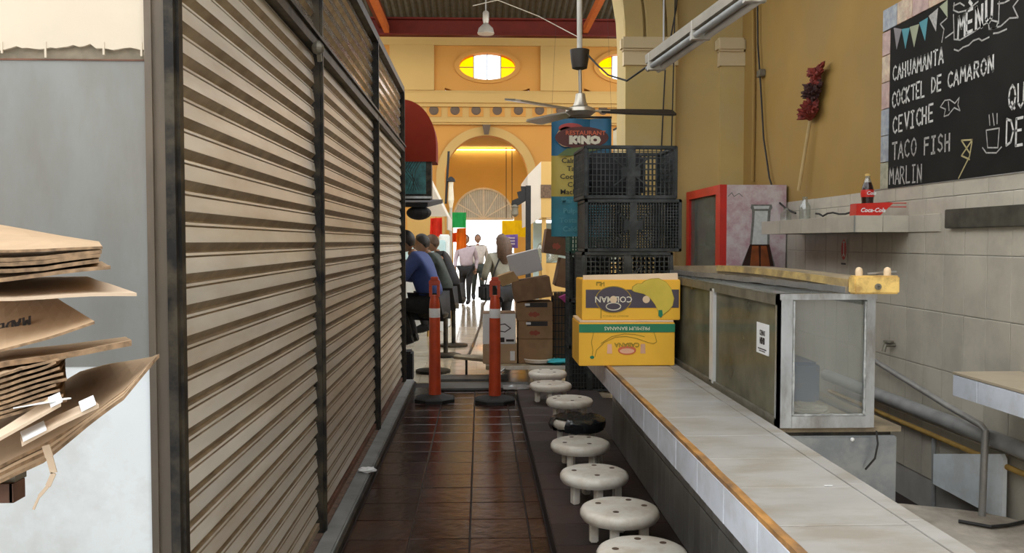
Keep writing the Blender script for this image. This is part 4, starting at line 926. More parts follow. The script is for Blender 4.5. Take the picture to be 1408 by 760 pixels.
# bottle, red holder, wire, jars
c = PY(1188, 280, ysh0+.28)
zs_ = zsh1
t = thing('cola_bottle', 'glass cola bottle with red and white label standing on the wall shelf', 'bottle', (c.x+.03, ysh0+.3, zs_)); T = WM[t.name] @ Matrix.Scale(1.2, 4)
hh = .19
MB().lathe([(.026, 0), (.032, .01), (.031, .045), (.028, .075), (.032, .12), (.026, .155), (.019, .175)], 18, T).build('cola', m_coladk, t, True)
MB().lathe([(.0192, .175), (.014, .19), (.0115, .2), (.013, .212)], 18, T).build('neck', g_bottle, t, True)
rl = MB().lathe([(.0318, .1), (.034, .12), (.0318, .137)], 18, T).build('red_label', m_red, t, True)
MB().lathe([(.0135, .208), (.0135, .218), (.009, .22)], 12, T).build('cap', m_yelwood, t)
v, fc = text_geo('Cola', .026, .0006, .3); mb = MB(); mb.add(v, fc, T @ plane_T((.003, -.0345, .119), (1, 0, 0), (0, 0, 1))); mb.build('label_lettering', m_label, rl)
p0, p1 = PY(1176, 295, ysh0+.04), PY(1212, 279, ysh0+.04); p2 = PY(1229, 279, ysh0+.04)
t = thing('napkin_holder', 'red metal holder with white script lettering on the end of the wall shelf', 'holder', ((p0.x+p1.x)/2, ysh0+.08, zs_))
hz = p1.z-zs_; T = plane_T((p0.x, ysh0+.03, zs_), (1, 0, 0), (0, 0, 1)); L_ = p2.x-p0.x
MB().prism([(0, 0), (L_*.62, 0), (L_*.98, hz*1.02), (L_*.85, hz*1.05), (.004, hz*.95)], -.09, T).build('body', m_red, t)
v, fc = text_geo('Coca-Cola', .034, .0008, .3); mb = MB(); mb.add(v, fc, T @ Matrix.Translation((L_*.43, hz*.42, .002))); mb.build('lettering', m_label, t)
mb = MB(); q0 = Vector((p2.x, ysh0+.05, zs_)); mb.tube([q0+Vector((-.02, 0, hz)), q0+Vector((.085, 0, hz)), q0+Vector((.085, 0, hz*.5)), q0+Vector((.085, .06, hz*.5))], .003, 6); mb.tube([q0+Vector((-.02, 0, hz*.7)), q0+Vector((.085, 0, hz*.7))], .003, 6); mb.build('wire_arm', m_red, t)
mb = MB(); q = Vector((XSH+.09, ysh0+.12, zs_+.008))
pts = [q+Vector((.02*math.cos(a*.5)-a*.012, a*.045, .02*abs(math.sin(a*.9)))) for a in range(10)]
tag(mb.tube(pts, .006, 6).build('black_cable_scrap', m_wire), 'tangle of black cable lying on the wall shelf', 'cable')
for i, (px, lab) in enumerate(((1096, 'small clear glass jar on the ledge left of the duster handle'), (1107, 'taller clear glass bottle on the ledge at the duster handle'))):
    c = PX(px, 270, XR-.09); z_ = zsh1 if i else zsh1
    T = Matrix.Translation((XR-.09-.1*(1-i), ysh1-.12-.12*i, zsh1)); hh = (.1, .18)[i]
    tag(MB().lathe([(.035, 0), (.04, .01), (.04, hh*.6), (.02, hh*.8), (.02, hh)], 16, T).build('glass_jar', g_bottle, None, True), lab, 'jar')
# notice with red oval on the tiles
q0, q1 = PX(1152, 365, XR-.014), PX(1169, 328, XR-.014); yc_, zc_ = (q0.y+q1.y)/2, PX(1160, 346, XR-.014).z
t = thing('wall_sticker', 'small white sticker with red oval on the tiles below the wall shelf', 'sticker', (XR-.014, yc_, zc_-.1))
MB().box(XR-.0145, XR-.0125, yc_-.05, yc_+.05, zc_-.1, zc_+.09).build('backing', m_walltile, t)
FT = plane_T((XR-.0152, yc_, zc_), (0, -1, 0), (0, 0, 1))
MB().prism([(.042*math.cos(2*PI*k/20), .07*math.sin(2*PI*k/20)+.015) for k in range(20)], .0006, FT).build('red_oval', m_red, t)
mb = MB(); ribbon(mb, [(0, .06), (0, -.02)], .012, FT @ Matrix.Translation((0, 0, .0012))); ribbon(mb, [(-.012, .065), (.012, .065)], .012, FT @ Matrix.Translation((0, 0, .0012))); ribbon(mb, [(-.015, -.03), (0, -.01), (.015, -.03)], .01, FT @ Matrix.Translation((0, 0, .0012))); mb.build('emblem', m_label, t)
mb = MB(); ribbon(mb, [(-.035, -.082), (.035, -.082)], .012, FT @ Matrix.Translation((0, 0, .0012))); mb.build('caption_line', m_ink, t)
# faucet stub
q = PX(1226, 474, XR-.03); t = thing('wall_tap', 'small dark tap stub on the tiles right of the display case', 'tap', q)
MB().tube([Vector((XR-.01, q.y, q.z)), Vector((XR-.07, q.y, q.z)), Vector((XR-.08, q.y, q.z-.04))], .013, 8).build('spout', m_dkalu, t, True)
MB().lathe([(.03, 0), (.03, .012)], 12, Matrix.Translation((XR-.05, q.y, q.z+.014))).build('handle', m_dkalu, t)

# ------------------------------------------------------------------ menu blackboard
yB = PX(1222, 140, XR-.02).y; zB0, zB1 = 1.822, PX(1224, 40, XR-.02).z; yBn = 2.9; TBw = .1
t = thing('menu_board', 'black chalkboard menu framed by small picture tiles on the right wall', 'menu board', (XR-.02, (yB+yBn)/2, zB0))
panel = MB().box(XR-.016, XR-.0, yBn, yB, zB0, zB1).build('panel', m_board, t)
tm = [M('picture_tile_rose', (.42, .27, .22), .4, var=.25, scale=18, stain=(.3, .14, .12), sscale=20), M('picture_tile_sand', (.5, .38, .24), .4, var=.25, scale=18, stain=(.35, .1, .07), sscale=24), M('picture_tile_blue', (.3, .32, .33), .4, var=.25, scale=18, stain=(.12, .16, .24), sscale=24), M('picture_tile_green', (.36, .34, .24), .4, var=.25, scale=18, stain=(.16, .18, .1), sscale=24)]
zt = PX(1203, 258, XR-.02).z; nT = 8; ht = .163; z = zB0
k = 0
while z < zB1-.02:
    h2 = min(ht, zB1-z); tile(t, tm[(3, 2, 2, 0, 1, 0)[k % 6]], (XR-.018, yB+TBw/2+.002, z+h2/2), TBw, h2-.004, .012, 'X', 'picture_tile'); z += ht; k += 1
y = yB+TBw; k = 0
while y > yBn: tile(t, tm[(2, 1, 0, 1, 3)[k % 5]], (XR-.018, y-.09, zB1+.07), .178 if k else .178, .13, .012, 'X', 'picture_tile'); y -= .182; k += 1
FT = plane_T((XR-.0172, 0, 0), (0, -1, 0), (0, 0, 1))                 # board x runs along -Y
def bd(px, py): q = PX(px, py, XR-.0172); return (-q.y, q.z)
def word(s, pa, pb, hpx, wd, mat, nm):
    a, b = bd(*pa), bd(*pb); h_ = bd(pa[0], pa[1]-hpx)[1]-a[1]; mb = MB(); L_ = b[0]-a[0]
    chalk(mb, s, a[0], a[1], h_, L_, wd, FT, (b[1]-a[1])/L_); mb.build(nm, mat, panel)
word('CAHUAMANTA', (1228, 111), (1299, 86), 19, .012, m_chalk, 'chalk_line')
word('COCKTEL', (1227, 148), (1273.5, 131), 20, .012, m_chalk, 'chalk_line'); word('DE', (1281, 128), (1297, 122.5), 20, .012, m_chalk, 'chalk_line'); word('CAMARON', (1303, 121), (1369, 97), 20, .012, m_chalk, 'chalk_line')
word('CEVICHE', (1228, 183), (1286, 165), 21, .013, m_chalk, 'chalk_line')
word('TACO', (1227, 219), (1262, 213), 22, .013, m_chalkd, 'chalk_line'); word('FISH', (1271, 212), (1309, 206), 22, .013, m_chalkd, 'chalk_line')
word('MARLIN', (1223, 254), (1270, 250), 22, .011, m_chalkd, 'chalk_line')
word('MENU', (1317, 52), (1369, 27), 29, .018, m_chalk, 'chalk_heading')
word('QU', (1386, 150), (1412, 145), 32, .012, m_chalk, 'chalk_line')
word('DE', (1383, 201), (1411, 198), 36, .012, m_chalk, 'chalk_line')
def lines(L_, wd, mat, nm):
    mb = MB()
    for A in L_: ribbon(mb, [bd(*p) for p in A], wd, FT)
    mb.build(nm, mat, panel)
lines([[(1336, 6), (1333, 2)]], .02, m_chalk, 'chalk_accent')
lines([[(1312, 4), (1311, 14), (1318, 17), (1330, 14), (1345, 2)], [(1311, 20), (1312, 54), (1320, 55), (1340, 43), (1360, 29)], [(1311, 8), (1320, 4), (1326, 8)], [(1359, 30), (1360, 40), (1370, 38), (1372, 30), (1360, 27)], [(1374, 2), (1373, 32)], [(1372, 5), (1380, 4), (1388, 0)], [(1400, 0), (1393, 9), (1400, 24), (1388, 25), (1376, 36), (1362, 40)],
       [(1311, 44), (1300, 52)], [(1302, 25), (1293, 33), (1298, 40), (1295, 58)]], .008, m_chalkd, 'chalk_scroll')
lines([[(1312, 68), (1318, 70), (1324, 65), (1332, 62), (1338, 56), (1346, 53), (1350, 56), (1360, 51)], [(1366, 46), (1373, 45), (1384, 40)]], .008, m_chalkd, 'chalk_flourish')
lines([[(1293, 147), (1299, 138), (1306, 137), (1313, 142), (1319, 134), (1317, 144), (1320, 152), (1312, 148), (1304, 158), (1298, 160), (1300, 150), (1293, 147)], [(1304, 140), (1305, 152)]], .007, m_chalkd, 'chalk_fish')
lines([[(1356, 179), (1358, 203), (1372, 203), (1374, 176), (1356, 179)], [(1351, 203), (1356, 210), (1370, 210), (1377, 202)], [(1360, 158), (1361, 172)], [(1365, 156), (1367, 172)], [(1371, 156), (1371, 170)]], .007, m_chalkd, 'chalk_cup')
lines([[(1322, 193), (1337, 192), (1333, 215), (1318, 245)], [(1322, 193), (1333, 210)], [(1337, 192), (1322, 214), (1333, 219)]], .009, m_chalky, 'chalk_ribbon')
for pts, m_ in (([(1229, 38), (1240, 40), (1233, 68)], m_chalkgrey), ([(1240, 40), (1251, 38), (1245, 67)], m_chalkteal), ([(1251, 37), (1264, 33), (1257, 65)], m_chalkgreen), ([(1264, 31), (1276, 24), (1272, 56)], m_chalkteal), ([(1277, 22), (1290, 11), (1287, 43)], m_chalkd), ([(1292, 9), (1303, 0), (1303, 24)], m_chalkgreen)):
    mb = MB(); q = [bd(*p) for p in pts]; mb.prism([(x, z) for x, z in q], .001, FT); mb.build('painted_pennant', m_, panel)

# ------------------------------------------------------------------ feather duster, cables, lamp, fan
q0, q1, q2 = PX(1098, 262, XR-.06), PX(1114, 165, XR-.04), PX(1125, 100, XR-.05)
t = thing('feather_duster', 'long wooden handled duster with dark red feathers against the yellow wall', 'duster', q0)
MB().tube([q0, q1, q1.lerp(q2, .4)], .013, 8).build('handle', M('pale_cane', (.5, .36, .16), .6), t, True)
mb = MB(); mb2 = MB()
ax = (q2-q1)
for k in range(330):
    s_ = random.random(); b = q1+ax*s_; a = random.uniform(0, 2*PI); out = Vector((min(0, math.cos(a))*.6, math.sin(a), 0))*.15*(1-.2*s_)*(.8+.3*math.sin(s_*14))
    d = out+Vector((0, 0, random.uniform(-.01, .07))); tgt = mb if not .3 < s_ < .68 else mb2
    tgt.tube([b, b+d*.6+Vector((0, 0, .01)), b+d], [.012, .02, .003], 5)
tag(mb.build('feathers', m_feather, t), kind='stuff'); tag(mb2.build('dark_feathers', m_featherd, t, label='darker band of feathers'), kind='stuff')
def cable(label, pts, r=.008, mat=m_wire):
    return tag(MB().tube(pts, r, 6).build('cable', mat), label, 'cable')
cable('black cable sagging down the yellow wall to the cooler', [PX(1041, -60, XR-.03), PX(1042, 60, XR-.03), PX(1046, 120, XR-.03), PX(1050, 190, XR-.03), PX(1058, 245, XR-.03), PX(1068, 275, XR-.06), PX(1082, 288, XR-.1), PX(1094, 293, XR-.1)], .008)
q = PX(1047, 101, XR-.02); tag(MB().bbox(XR-.05, XR-.002, q.y-.06, q.y+.05, q.z-.03, q.z+.03, .006).build('cable_clip', m_dkalu), 'small dark clip holding the cable to the yellow wall', 'clip')
cable('yellow painted conduit running down the yellow wall near the corner', [PX(1035, -60, XR-.02), PX(1037, 120, XR-.02), PX(1035, 250, XR-.02)], .014, m_yellow)
cable('thin black cable hanging down the arch pier, left of two', [PY(933, -40, YB-.1), PY(930, 10, YB-.1), PY(915, 90, YB-.1), PY(912, 150, YB-.1), PY(909, 215, YB-.1)], .007)
cable('thin dark cable down the right edge of the arch pier pilaster, right of two', [PY(929, -40, YB-.09), PY(927, 60, YB-.13), PY(923, 215, YB-.09)], .006)
cable('black cable looping from the fan canopy to the tube lamp', [PY(806, 73, 5.78), PY(820, 88, 5.6), PY(836, 103, 5.5), PY(862, 111, 5.35), PY(882, 97, 5.2), PY(897, 86, 5.05), PY(905, 72, 5.0)], .006)
A = PY(898, 90, 5.0); B = PY(1045, -14, 3.95)
t = thing('tube_lamp', 'unlit fluorescent tube fixture hanging slanted near the arch pier', 'lamp', A)
d = (B-A); 
MB().bar(A+Vector((0, 0, .03)), B+Vector((0, 0, .03)), .1, .05).build('housing', M('grimy_lamp_housing', (.3, .26, .2), .5, var=.2), t)
MB().tube([A+Vector((.03, 0, -.025)), B+Vector((.03, 0, -.025))], .017, 10).build('tube', m_tubegl, t, True)
MB().tube([A+Vector((-.03, 0, -.02)), B+Vector((-.03, 0, -.02))], .017, 10).build('tube', m_grey, t, True)
for s_ in (.04, .5, .96): q = A.lerp(B, s_); MB().box(q.x-.05, q.x+.05, q.y-.02, q.y+.02, q.z-.04, q.z+.055).build('end_cap', m_lampgrey, t)
for s_ in (.12, .95): q = A.lerp(B, s_); MB().tube([q+Vector((0, 0, .05)), Vector((q.x, q.y, 4.7))], .005, 6).build('hanging_rod', m_grey, t)
# ceiling fan
YN = 5.8; hub = PY(798, 152, YN); can = PY(797, 75, YN)
t = thing('ceiling_fan', 'metal ceiling fan with three blades on a long rod in front of the banner', 'fan', hub)
MB().tube([Vector((can.x, YN, can.z+.03)), Vector((can.x-.01, YN, 4.7))], .018, 10).build('conduit', m_conduit, t, True)
MB().lathe([(.02, -.1), (.05, -.09), (.06, -.03), (.065, .03), (.03, .035)], 18, Matrix.Translation(can)).build('canopy', m_fandk, t, True)
MB().lathe([(.032, -.055), (.034, -.04), (.032, -.025)], 18, Matrix.Translation(can+Vector((0, 0, -.015)))).build('collar', m_alu, t, True)
MB().tube([can, hub+Vector((0, 0, .1))], .012, 10).build('rod', m_fan, t, True)
MB().lathe([(.03, .0), (.07, -.035), (.1, -.01), (.095, .012), (.05, .03), (.038, .06), (.03, .11), (.016, .115)], 28, Matrix.Translation(hub)).build('motor', m_fan, t, True)
for az, pitch_, m_ in ((6, 22, m_fandk), (116, 8, m_fan), (222, -9, m_fan)):  # first blade gets a darker copy, its shading put into the colour
    T = Matrix.Translation(hub+Vector((0, 0, -.0))) @ Matrix.Rotation(R(az), 4, 'Z') @ Matrix.Rotation(R(pitch_), 4, 'X')
    ba = MB().bar(T @ Vector((.07, 0, 0)), T @ Vector((.2, 0, 0)), .03, .012).build('blade_arm', m_fan, t)
    mb = MB(); mb.prism([(.14, -.035), (.3, -.06), (.62, -.07), (.645, -.05), (.65, .05), (.62, .065), (.3, .05), (.14, .03)], .012, T @ Matrix.Translation((0, 0, -.006))); mb.build('blade', m_, t)

# ------------------------------------------------------------------ restaurant banner
YQ = 7.4; a, b = PY(758, 325, YQ), PY(841, 163, YQ)
t = thing('hanging_banner', 'printed restaurant banner in blue, yellow and teal hanging behind the crates', 'banner', ((a.x+b.x)/2, YQ, a.z))
def strip(nm, z0, z1, mat):
    mb = MB(); n = 14; vs = []
    for k in range(n+1):
        x = a.x+(b.x-a.x)*k/n; yy = YQ+.012*math.sin(k*.9)+.006*math.sin(k*2.3); vs += [(x, yy, z0), (x, yy, z1), (x, yy+.004, z0), (x, yy+.004, z1)]
    fs = []
    for k in range(n): i = 4*k; fs += [(i, i+4, i+5, i+1), (i+2, i+3, i+7, i+6)]
    mb.add(vs, fs); mb.build(nm, mat, t, True)
zq = lambda y: PY(800, y, YQ).z
strip('blue_panel', zq(214), zq(163), m_bann_blue); strip('yellow_panel', zq(270), zq(214), m_bann_yel); strip('teal_panel', zq(325), zq(270), m_bann_teal)
T = plane_T((0, YQ-.022, 0), (1, 0, 0), (0, 0, 1))
def bx_(px, py): q = PY(px, py, YQ-.022); return (q.x, q.z)
MB().prism([bx_(800+40*math.cos(2*PI*k/24)*.92, 189+15*math.sin(2*PI*k/24)) for k in range(24)], .001, T).build('dark_oval', M('banner_maroon', (.1, .02, .015), .5), t)
MB().prism([bx_(779+14*math.cos(2*PI*k/18), 188+14*math.sin(2*PI*k/18)) for k in range(18)][::-1], -.002, T).build('head_picture', M('banner_tan', (.5, .33, .18), .5, var=.3, scale=12), t)
MB().prism([bx_(785+17*math.cos(2*PI*k/18), 176+7*math.sin(2*PI*k/18)) for k in range(18)][::-1], -.003, T).build('red_patch', M('banner_red', (.36, .05, .04), .5, var=.3, scale=12), t)
MB().prism([bx_(*p) for p in ((766, 214), (780, 204), (800, 202), (820, 201), (830, 204), (805, 210), (785, 214))], .002, T).build('green_swash', M('banner_green', (.12, .17, .05), .5), t)
def btxt(s, px, py, hpx, mat, bold=.004, sx=1.1):
    h_ = hpx*YQ/FPX; v, fc = text_geo(s, h_*1.35, bold, 0, sx); q = bx_(px, py); mb = MB(); mb.add(v, fc, T @ Matrix.Translation((q[0], q[1], .006))); mb.build('banner_lettering', mat, t)
btxt('RESTAURANT', 805, 183, 6, m_redprint, .001); btxt('KINO', 804, 193, 10, m_cream, .008, 1.25)
for s, px, py in (('Calm', 783, 221, ), ('Tacos', 792, 232), ('Coctel', 784, 243), ('Ceviche', 797, 254), ('Machaca', 788, 264)): btxt(s, px, py, 7, m_ink, .001)
for s, px, py in (('Mariscos', 790, 276), ('Pulpo', 786, 290), ('Tostada', 786, 303), ('Caldo', 786, 315)): btxt(s, px, py, 7, m_chalkteal, .001)
MB().tube([(a.x, YQ, b.z+.01), (b.x, YQ, b.z+.01)], .01, 8).build('top_batten', m_fandk, t)
MB().tube([(a.x, YQ, b.z+.01), (a.x+.1, YQ, 4.7)], .001, 5).build('hanging_cord', m_wire, t); MB().tube([(b.x, YQ, b.z+.01), (b.x-.1, YQ, 4.7)], .001, 5).build('hanging_cord', m_wire, t)
a, b = PY(843, 200, 9.4), PY(858, 166, 9.4)
t = thing('hanging_banner', 'narrow striped banner edge showing beside the arch pier', 'banner', (a.x, 9.4, a.z-.4))
for i, m_ in enumerate((m_cream, m_bann_blue, m_redprint)): x0 = a.x+(b.x-a.x)*i/3; MB().prism([(x0, a.z-.3), (x0+.045, a.z-.3), (x0+.045, b.z-.08+.04*i), (x0, b.z-.11+.04*i)], .006, plane_T((0, 9.4, 0), (1, 0, 0), (0, 0, 1))).build('stripe', m_, t)
MB().tube([(a.x, 9.4, b.z-.1), (b.x+.1, 9.4, b.z+.02)], .012, 6).build('pole', m_fandk, t)

# ------------------------------------------------------------------ pipes and slab under the right wall
def pipe(name, label, pts, r, mat): return tag(MB().tube(pts, r, 12).build(name, mat, None, True), label, 'pipe')
pipe('drain_pipe', 'thick grey drain pipe running along the right wall', [Vector((XR-.08, 6.0, PX(1300, 578, XR-.08).z)), Vector((XR-.08, 2.8, PX(1300, 578, XR-.08).z))], .038, m_grey)
pipe('gas_pipe', 'thin yellow pipe below the thick grey pipe on the right wall', [Vector((XR-.05, 6.0, PX(1320, 614, XR-.05).z)), Vector((XR-.05, 2.8, PX(1320, 614, XR-.05).z))], .014, m_yelpipe)
pipe('water_pipe', 'slanting galvanised pipe that bends straight down into the concrete slab', [PX(1190, 488, XR-.11), PX(1300, 556, XR-.13), PX(1348, 584, XR-.15), PX(1355, 592, XR-.155), PX(1354, 610, XR-.155), PX(1351, 690, XR-.155), PX(1350, 712, XR-.155)], .016, m_galv)
pipe('drop_pipe', 'short grey vertical pipe on the tiles left of the white access panel', [PX(1284, 600, XR-.04), PX(1284, 640, XR-.04), PX(1283, 715, XR-.04)], .012, m_grey)
q0, q1 = PX(1287, 705, XR-.05), PX(1385, 640, XR-.05)
tag(MB().prism([(-q0.y, .2), (-q1.y, .2), (-q1.y, q1.z+.03), (-q1.y-.02, q1.z+.05), (-q0.y, PX(1287, 623, XR-.05).z)], .02, plane_T((XR-.05, 0, 0), (0, -1, 0), (0, 0, 1))).build('access_panel', m_whitepanel), 'dirty white board leaning against the tiles behind the galvanised pipe', 'panel')
zsl = .22; mb = MB()
e = [PZ(px, py, zsl) for px, py in ((1240, 692), (1300, 698), (1350, 704), (1385, 711))]
poly = [(1.12, 1.0), (XR-.012, 1.0), (XR-.012, e[3].y-.1), (e[3].x, e[3].y), (e[2].x, e[2].y), (e[1].x, e[1].y), (e[0].x, e[0].y), (1.5, e[0].y+.02), (1.12, e[0].y)]
n = len(poly); mb.prism(poly, zsl); tag(mb.build('concrete_slab', m_conc), 'rough tan concrete slab on the floor behind the counter', 'slab')
struct(MB().box(1.12, XR, 1.0, YB, -.06, .0).build('floor_kitchen', m_grout))
mb = MB(); ps = [PZ(px, py, zsl+.012) for px, py in ((1318, 716), (1340, 720), (1362, 724), (1385, 722), (1408, 717), (1440, 712))]; mb.tube(ps, .008, 6); tag(mb.build('cable_scrap', m_wire), 'bent black cable lying on the concrete slab', 'cable')
c = PZ(1247, 690, zsl); tag(MB().lathe([(.05, 0), (.055, .07), (.035, .075)], 12, Matrix.Translation((c.x, c.y+.2, 0.0))).build('floor_drain_cup', m_rubber), 'small black plastic cup on the floor beside the steel cabinet', 'cup')
c = PZ(1139, 668, ZC); tag(MB().box(c.x-.012, c.x+.012, c.y-.003, c.y+.003, ZC+.0005, ZC+.002).build('paper_scrap', m_label), 'tiny white paper scrap on the counter tiles', 'litter')

# ================================================================== BOXES ON THE CART
ZK = .2; YK = 9.1
t = thing('flat_cart', 'low flat cart with worn white edge carrying the pile of cardboard boxes', 'cart', (.5, 9.7, 0))
xk0, xk1 = PY(668, 500, YK).x, PY(796, 500, YK).x
MB().bbox(xk0, xk1, YK, 10.4, ZK-.045, ZK, .006).build('platform', m_oldwood, t)
MB().box(xk0+.15, xk1, YK-.012, YK+.002, ZK-.04, ZK-.002).build('white_edge', m_stool, t)
for x in (xk0+.08, xk1-.1):
    for y in (YK+.12, 10.2): MB().lathe([(.075, -.02), (.077, -.01), (.077, .01), (.075, .02)], 18, Matrix.Translation((x, y, .078)) @ Matrix.Rotation(PI/2, 4, 'Y')).build('wheel', m_rubber, t); MB().box(x-.03, x+.03, y-.03, y+.03, .12, ZK-.04).build('wheel_bracket', m_galv, t)
MB().tube([(xk0+.2, YK-.01, ZK-.03), (xk0+.1, YK-.06, .1), (xk0+.04, YK-.1, .03)], .012, 8).build('tow_bar', m_galv, t)
a = PY(624, 491, 9.75); b = PY(668, 497, 9.2)
t = thing('plank', 'dark narrow plank on short foot sticking out left of the cart', 'plank', (a.x+.15, 9.5, 0))
MB().add([(a.x, 9.62, .205), (a.x+.02, 9.78, .205), (b.x+.06, 9.72, .205), (b.x+.06, 9.3, .205), (a.x, 9.62, .235), (a.x+.02, 9.78, .235), (b.x+.06, 9.72, .235), (b.x+.06, 9.3, .235)], [(3, 2, 1, 0), (4, 5, 6, 7), (0, 1, 5, 4), (1, 2, 6, 5), (2, 3, 7, 6), (3, 0, 4, 7)]).build('board', m_oldwood, t)
MB().box(a.x+.13, a.x+.155, 9.6, 9.63, 0, .206).build('foot', m_black, t)
def carton(name, label, x0, x1, y0, d, z0, z1, mat, rz=0, rx=0, ry=0, tape=None, flaps=False, tapecol=None):
    cx = (x0+x1)/2; t = thing(name, label, 'box', (cx, y0+d/2, z0), rz); W_, H_ = x1-x0, z1-z0
    Tt = WM[t.name] @ Matrix.Rotation(ry, 4, 'Y') @ Matrix.Rotation(rx, 4, 'X')
    MB().bbox(-W_/2, W_/2, -d/2, d/2, 0, H_, .006, Tt).build('body', mat, t)
    if tape: MB().box(-W_/2*.5, W_/2*.7, -d/2-.002, -d/2+.002, H_*.72, H_*.97, Tt).build('dark_slot', m_ink, t); MB().box(-W_*.28, -W_*.14, -d/2-.004, -d/2+.002, H_*.8, H_*.93, Tt).build('label', m_label, t); MB().prism([(W_*.2*math.cos(2*PI*k/14)*.8-.01, H_*.34+H_*.16*math.sin(2*PI*k/14)*(1 if k % 2 else .6)) for k in range(14)], .001, Tt @ plane_T((0, -d/2-.001, 0), (1, 0, 0), (0, 0, 1))).build('red_print', M('faded_red_print', (.3, .07, .04), .8), t)
    if flaps:
        MB().add([(-W_/2, -d/2, H_), (W_/2, -d/2, H_), (W_/2, -d/2-.06, H_+.05), (-W_/2, -d/2-.06, H_+.05)], [(0, 1, 2, 3)], Tt).build('flap', mat, t)
    return t, Tt
YBx = 9.25
def ex(px, py): q = PY(px, py, YBx); return q
a, b = ex(664, 498), ex(711, 473)
t1, _ = carton('cardboard_box', 'brown cardboard box with white emblem under the white box behind the bollard', a.x, b.x, YBx, .4, ZK, b.z, m_card)
q = ex(704, 489); MB().box(q.x-.02, q.x+.03, YBx-.003, YBx, q.z-.05, q.z+.05).build('white_emblem', m_label, t1)
a2_ = ex(664, 473); c_ = ex(709, 431)
t1, Tt = carton('white_box', 'white printed cardboard box standing beside the right bollard', a2_.x, c_.x, YBx, .36, b.z+.001, c_.z, m_label)
mb = MB(); W_ = c_.x-a2_.x; h_ = c_.z-b.z; F = Tt @ plane_T((0, -.182, 0), (1, 0, 0), (0, 0, 1)); ribbon(mb, [(-.02, h_*.62), (.06, h_*.66), (.12, h_*.52), (.06, h_*.4), (-.02, h_*.44)], .01, F); mb.build('printed_outline', m_ink, t1); mb = MB(); ribbon(mb, [(.08, h_*.12), (.15, h_*.12)], .025, F); mb.build('printed_mark', m_ink, t1); mb = MB(); ribbon(mb, [(0, h_*.14), (.04, h_*.14)], .05, F); mb.build('printed_mark', m_ink, t1)
MB().box(a2_.x, c_.x, YBx+.0, YBx+.36, c_.z, c_.z+.004).build('brown_top', m_cardd, t1)
zcur = ZK
for i, (y1, lab, tp) in enumerate(((466, 'brown produce box, lowest of the stack of three on the cart', False), (441, 'brown produce box with dark slot, middle of the stack of three', True), (415, 'brown produce box with dark slot, topmost of the stack of three', True))):
    a, b = ex(713 if i < 2 else 711, 0), ex(760, y1); carton('produce_box', lab, a.x, b.x, YBx, .45, zcur+.001, b.z, M('produce_box_%d' % i, (.3, .175, .085), .85, var=.15, scale=9), tape=tp); zcur = b.z
a, b = ex(708, 414), ex(760, 383); carton('cardboard_box', 'large plain brown box tilted on top of the produce boxes', a.x, b.x, YBx-.03, .42, zcur+.03, b.z, m_cardd, 0, 0, R(-9)); zc2 = b.z
a, b = ex(704, 380), ex(747, 346); carton('white_box', 'tilted pale grey box on top of the brown boxes', a.x, b.x, YBx, .3, zc2+.05, b.z, M('pale_grey_carton', (.5, .47, .46), .7, var=.05), 0, 0, R(-14))
a = [ex(*p) for p in ((684, 380), (706, 373), (714, 385), (690, 394))]; mb = MB(); mb.v = [Vector((p.x, p.y-.02, p.z)) for p in a]+[Vector((p.x, p.y+.1, p.z+.01)) for p in a]; mb.f = [(3, 2, 1, 0), (4, 5, 6, 7), (0, 1, 5, 4), (1, 2, 6, 5), (2, 3, 7, 6), (3, 0, 4, 7)]; mb.mi = [0]*6
tag(mb.build('cardboard_flap', M('tan_flap', (.36, .22, .1), .85)), 'open tan cardboard flap sticking out left of the tilted boxes', 'cardboard')
zb3 = ex(780, 402).z
a, b = ex(760, 497), ex(795, 402); t1 = thing('mesh_basket', 'dark wire basket full of bags between the box stack and the yellow boxes', 'basket', ((a.x+b.x)/2, YBx+.25, ZK)); T = WM[t1.name]; W_ = b.x-a.x
mb = MB()
for k in range(9):
    x = -W_/2+W_*k/8; mb.box(x-.004, x+.004, -.2, -.192, 0, b.z-ZK, T)
for k in range(10): z = (b.z-ZK)*k/9; mb.box(-W_/2, W_/2, -.2, -.192, z, z+.008, T)
mb.build('wire_front', m_crate, t1); MB().bbox(-W_/2+.01, W_/2-.01, -.18, .15, .01, b.z-ZK-.02, .03, T).build('bags', m_cardd, t1)
a, b = ex(764, 400), ex(794, 358); carton('cardboard_box', 'brown box tilted above the wire basket behind the crates', a.x, b.x+.1, YBx+.1, .4, zb3+.03, b.z, m_cardd, 0, 0, R(12)); zt3 = b.z
a, b = ex(748, 358), ex(784, 316); carton('cardboard_box', 'dark brown box with pale sticker at the top of the heap below the banner', a.x, b.x, YBx+.12, .35, zt3+.06, b.z, M('chocolate_carton', (.12, .06, .03), .8, var=.2, scale=8), 0, 0, R(8), tape=True)
a = [ex(*p) for p in ((768, 408), (789, 399), (792, 420), (783, 421))]; mb = MB(); mb.v = [Vector((p.x, p.y-.08, p.z)) for p in a]+[Vector((p.x, p.y+.02, p.z)) for p in a]; mb.f = [(3, 2, 1, 0), (4, 5, 6, 7), (0, 1, 5, 4), (1, 2, 6, 5), (2, 3, 7, 6), (3, 0, 4, 7)]; mb.mi = [0]*6
tag(mb.build('plastic_folder', m_magenta), 'magenta plastic piece stuck in the heap of boxes', 'plastic')
q = PY(748, 491, YK+.05); tag(MB().lathe([(.1, 0), (.16, .015), (.175, .05), (.17, .055), (.155, .02)], 28, Matrix.Translation((q.x-.04, YK+.2, ZK))).build('plastic_basin', m_stool, None, True), 'shallow white plastic basin on the cart in front of the boxes', 'basin')
q = PY(762, 494, YK-.0); mb = MB(); mb.sphere((q.x+.04, YK+.1, ZK+.03), (.13, .1, .03), 14, f=lambda p: p*(1+.3*noise.noise(p*3))); tag(mb.build('plastic_bag', m_turq, None, True), 'turquoise plastic bag on the cart edge', 'bag')
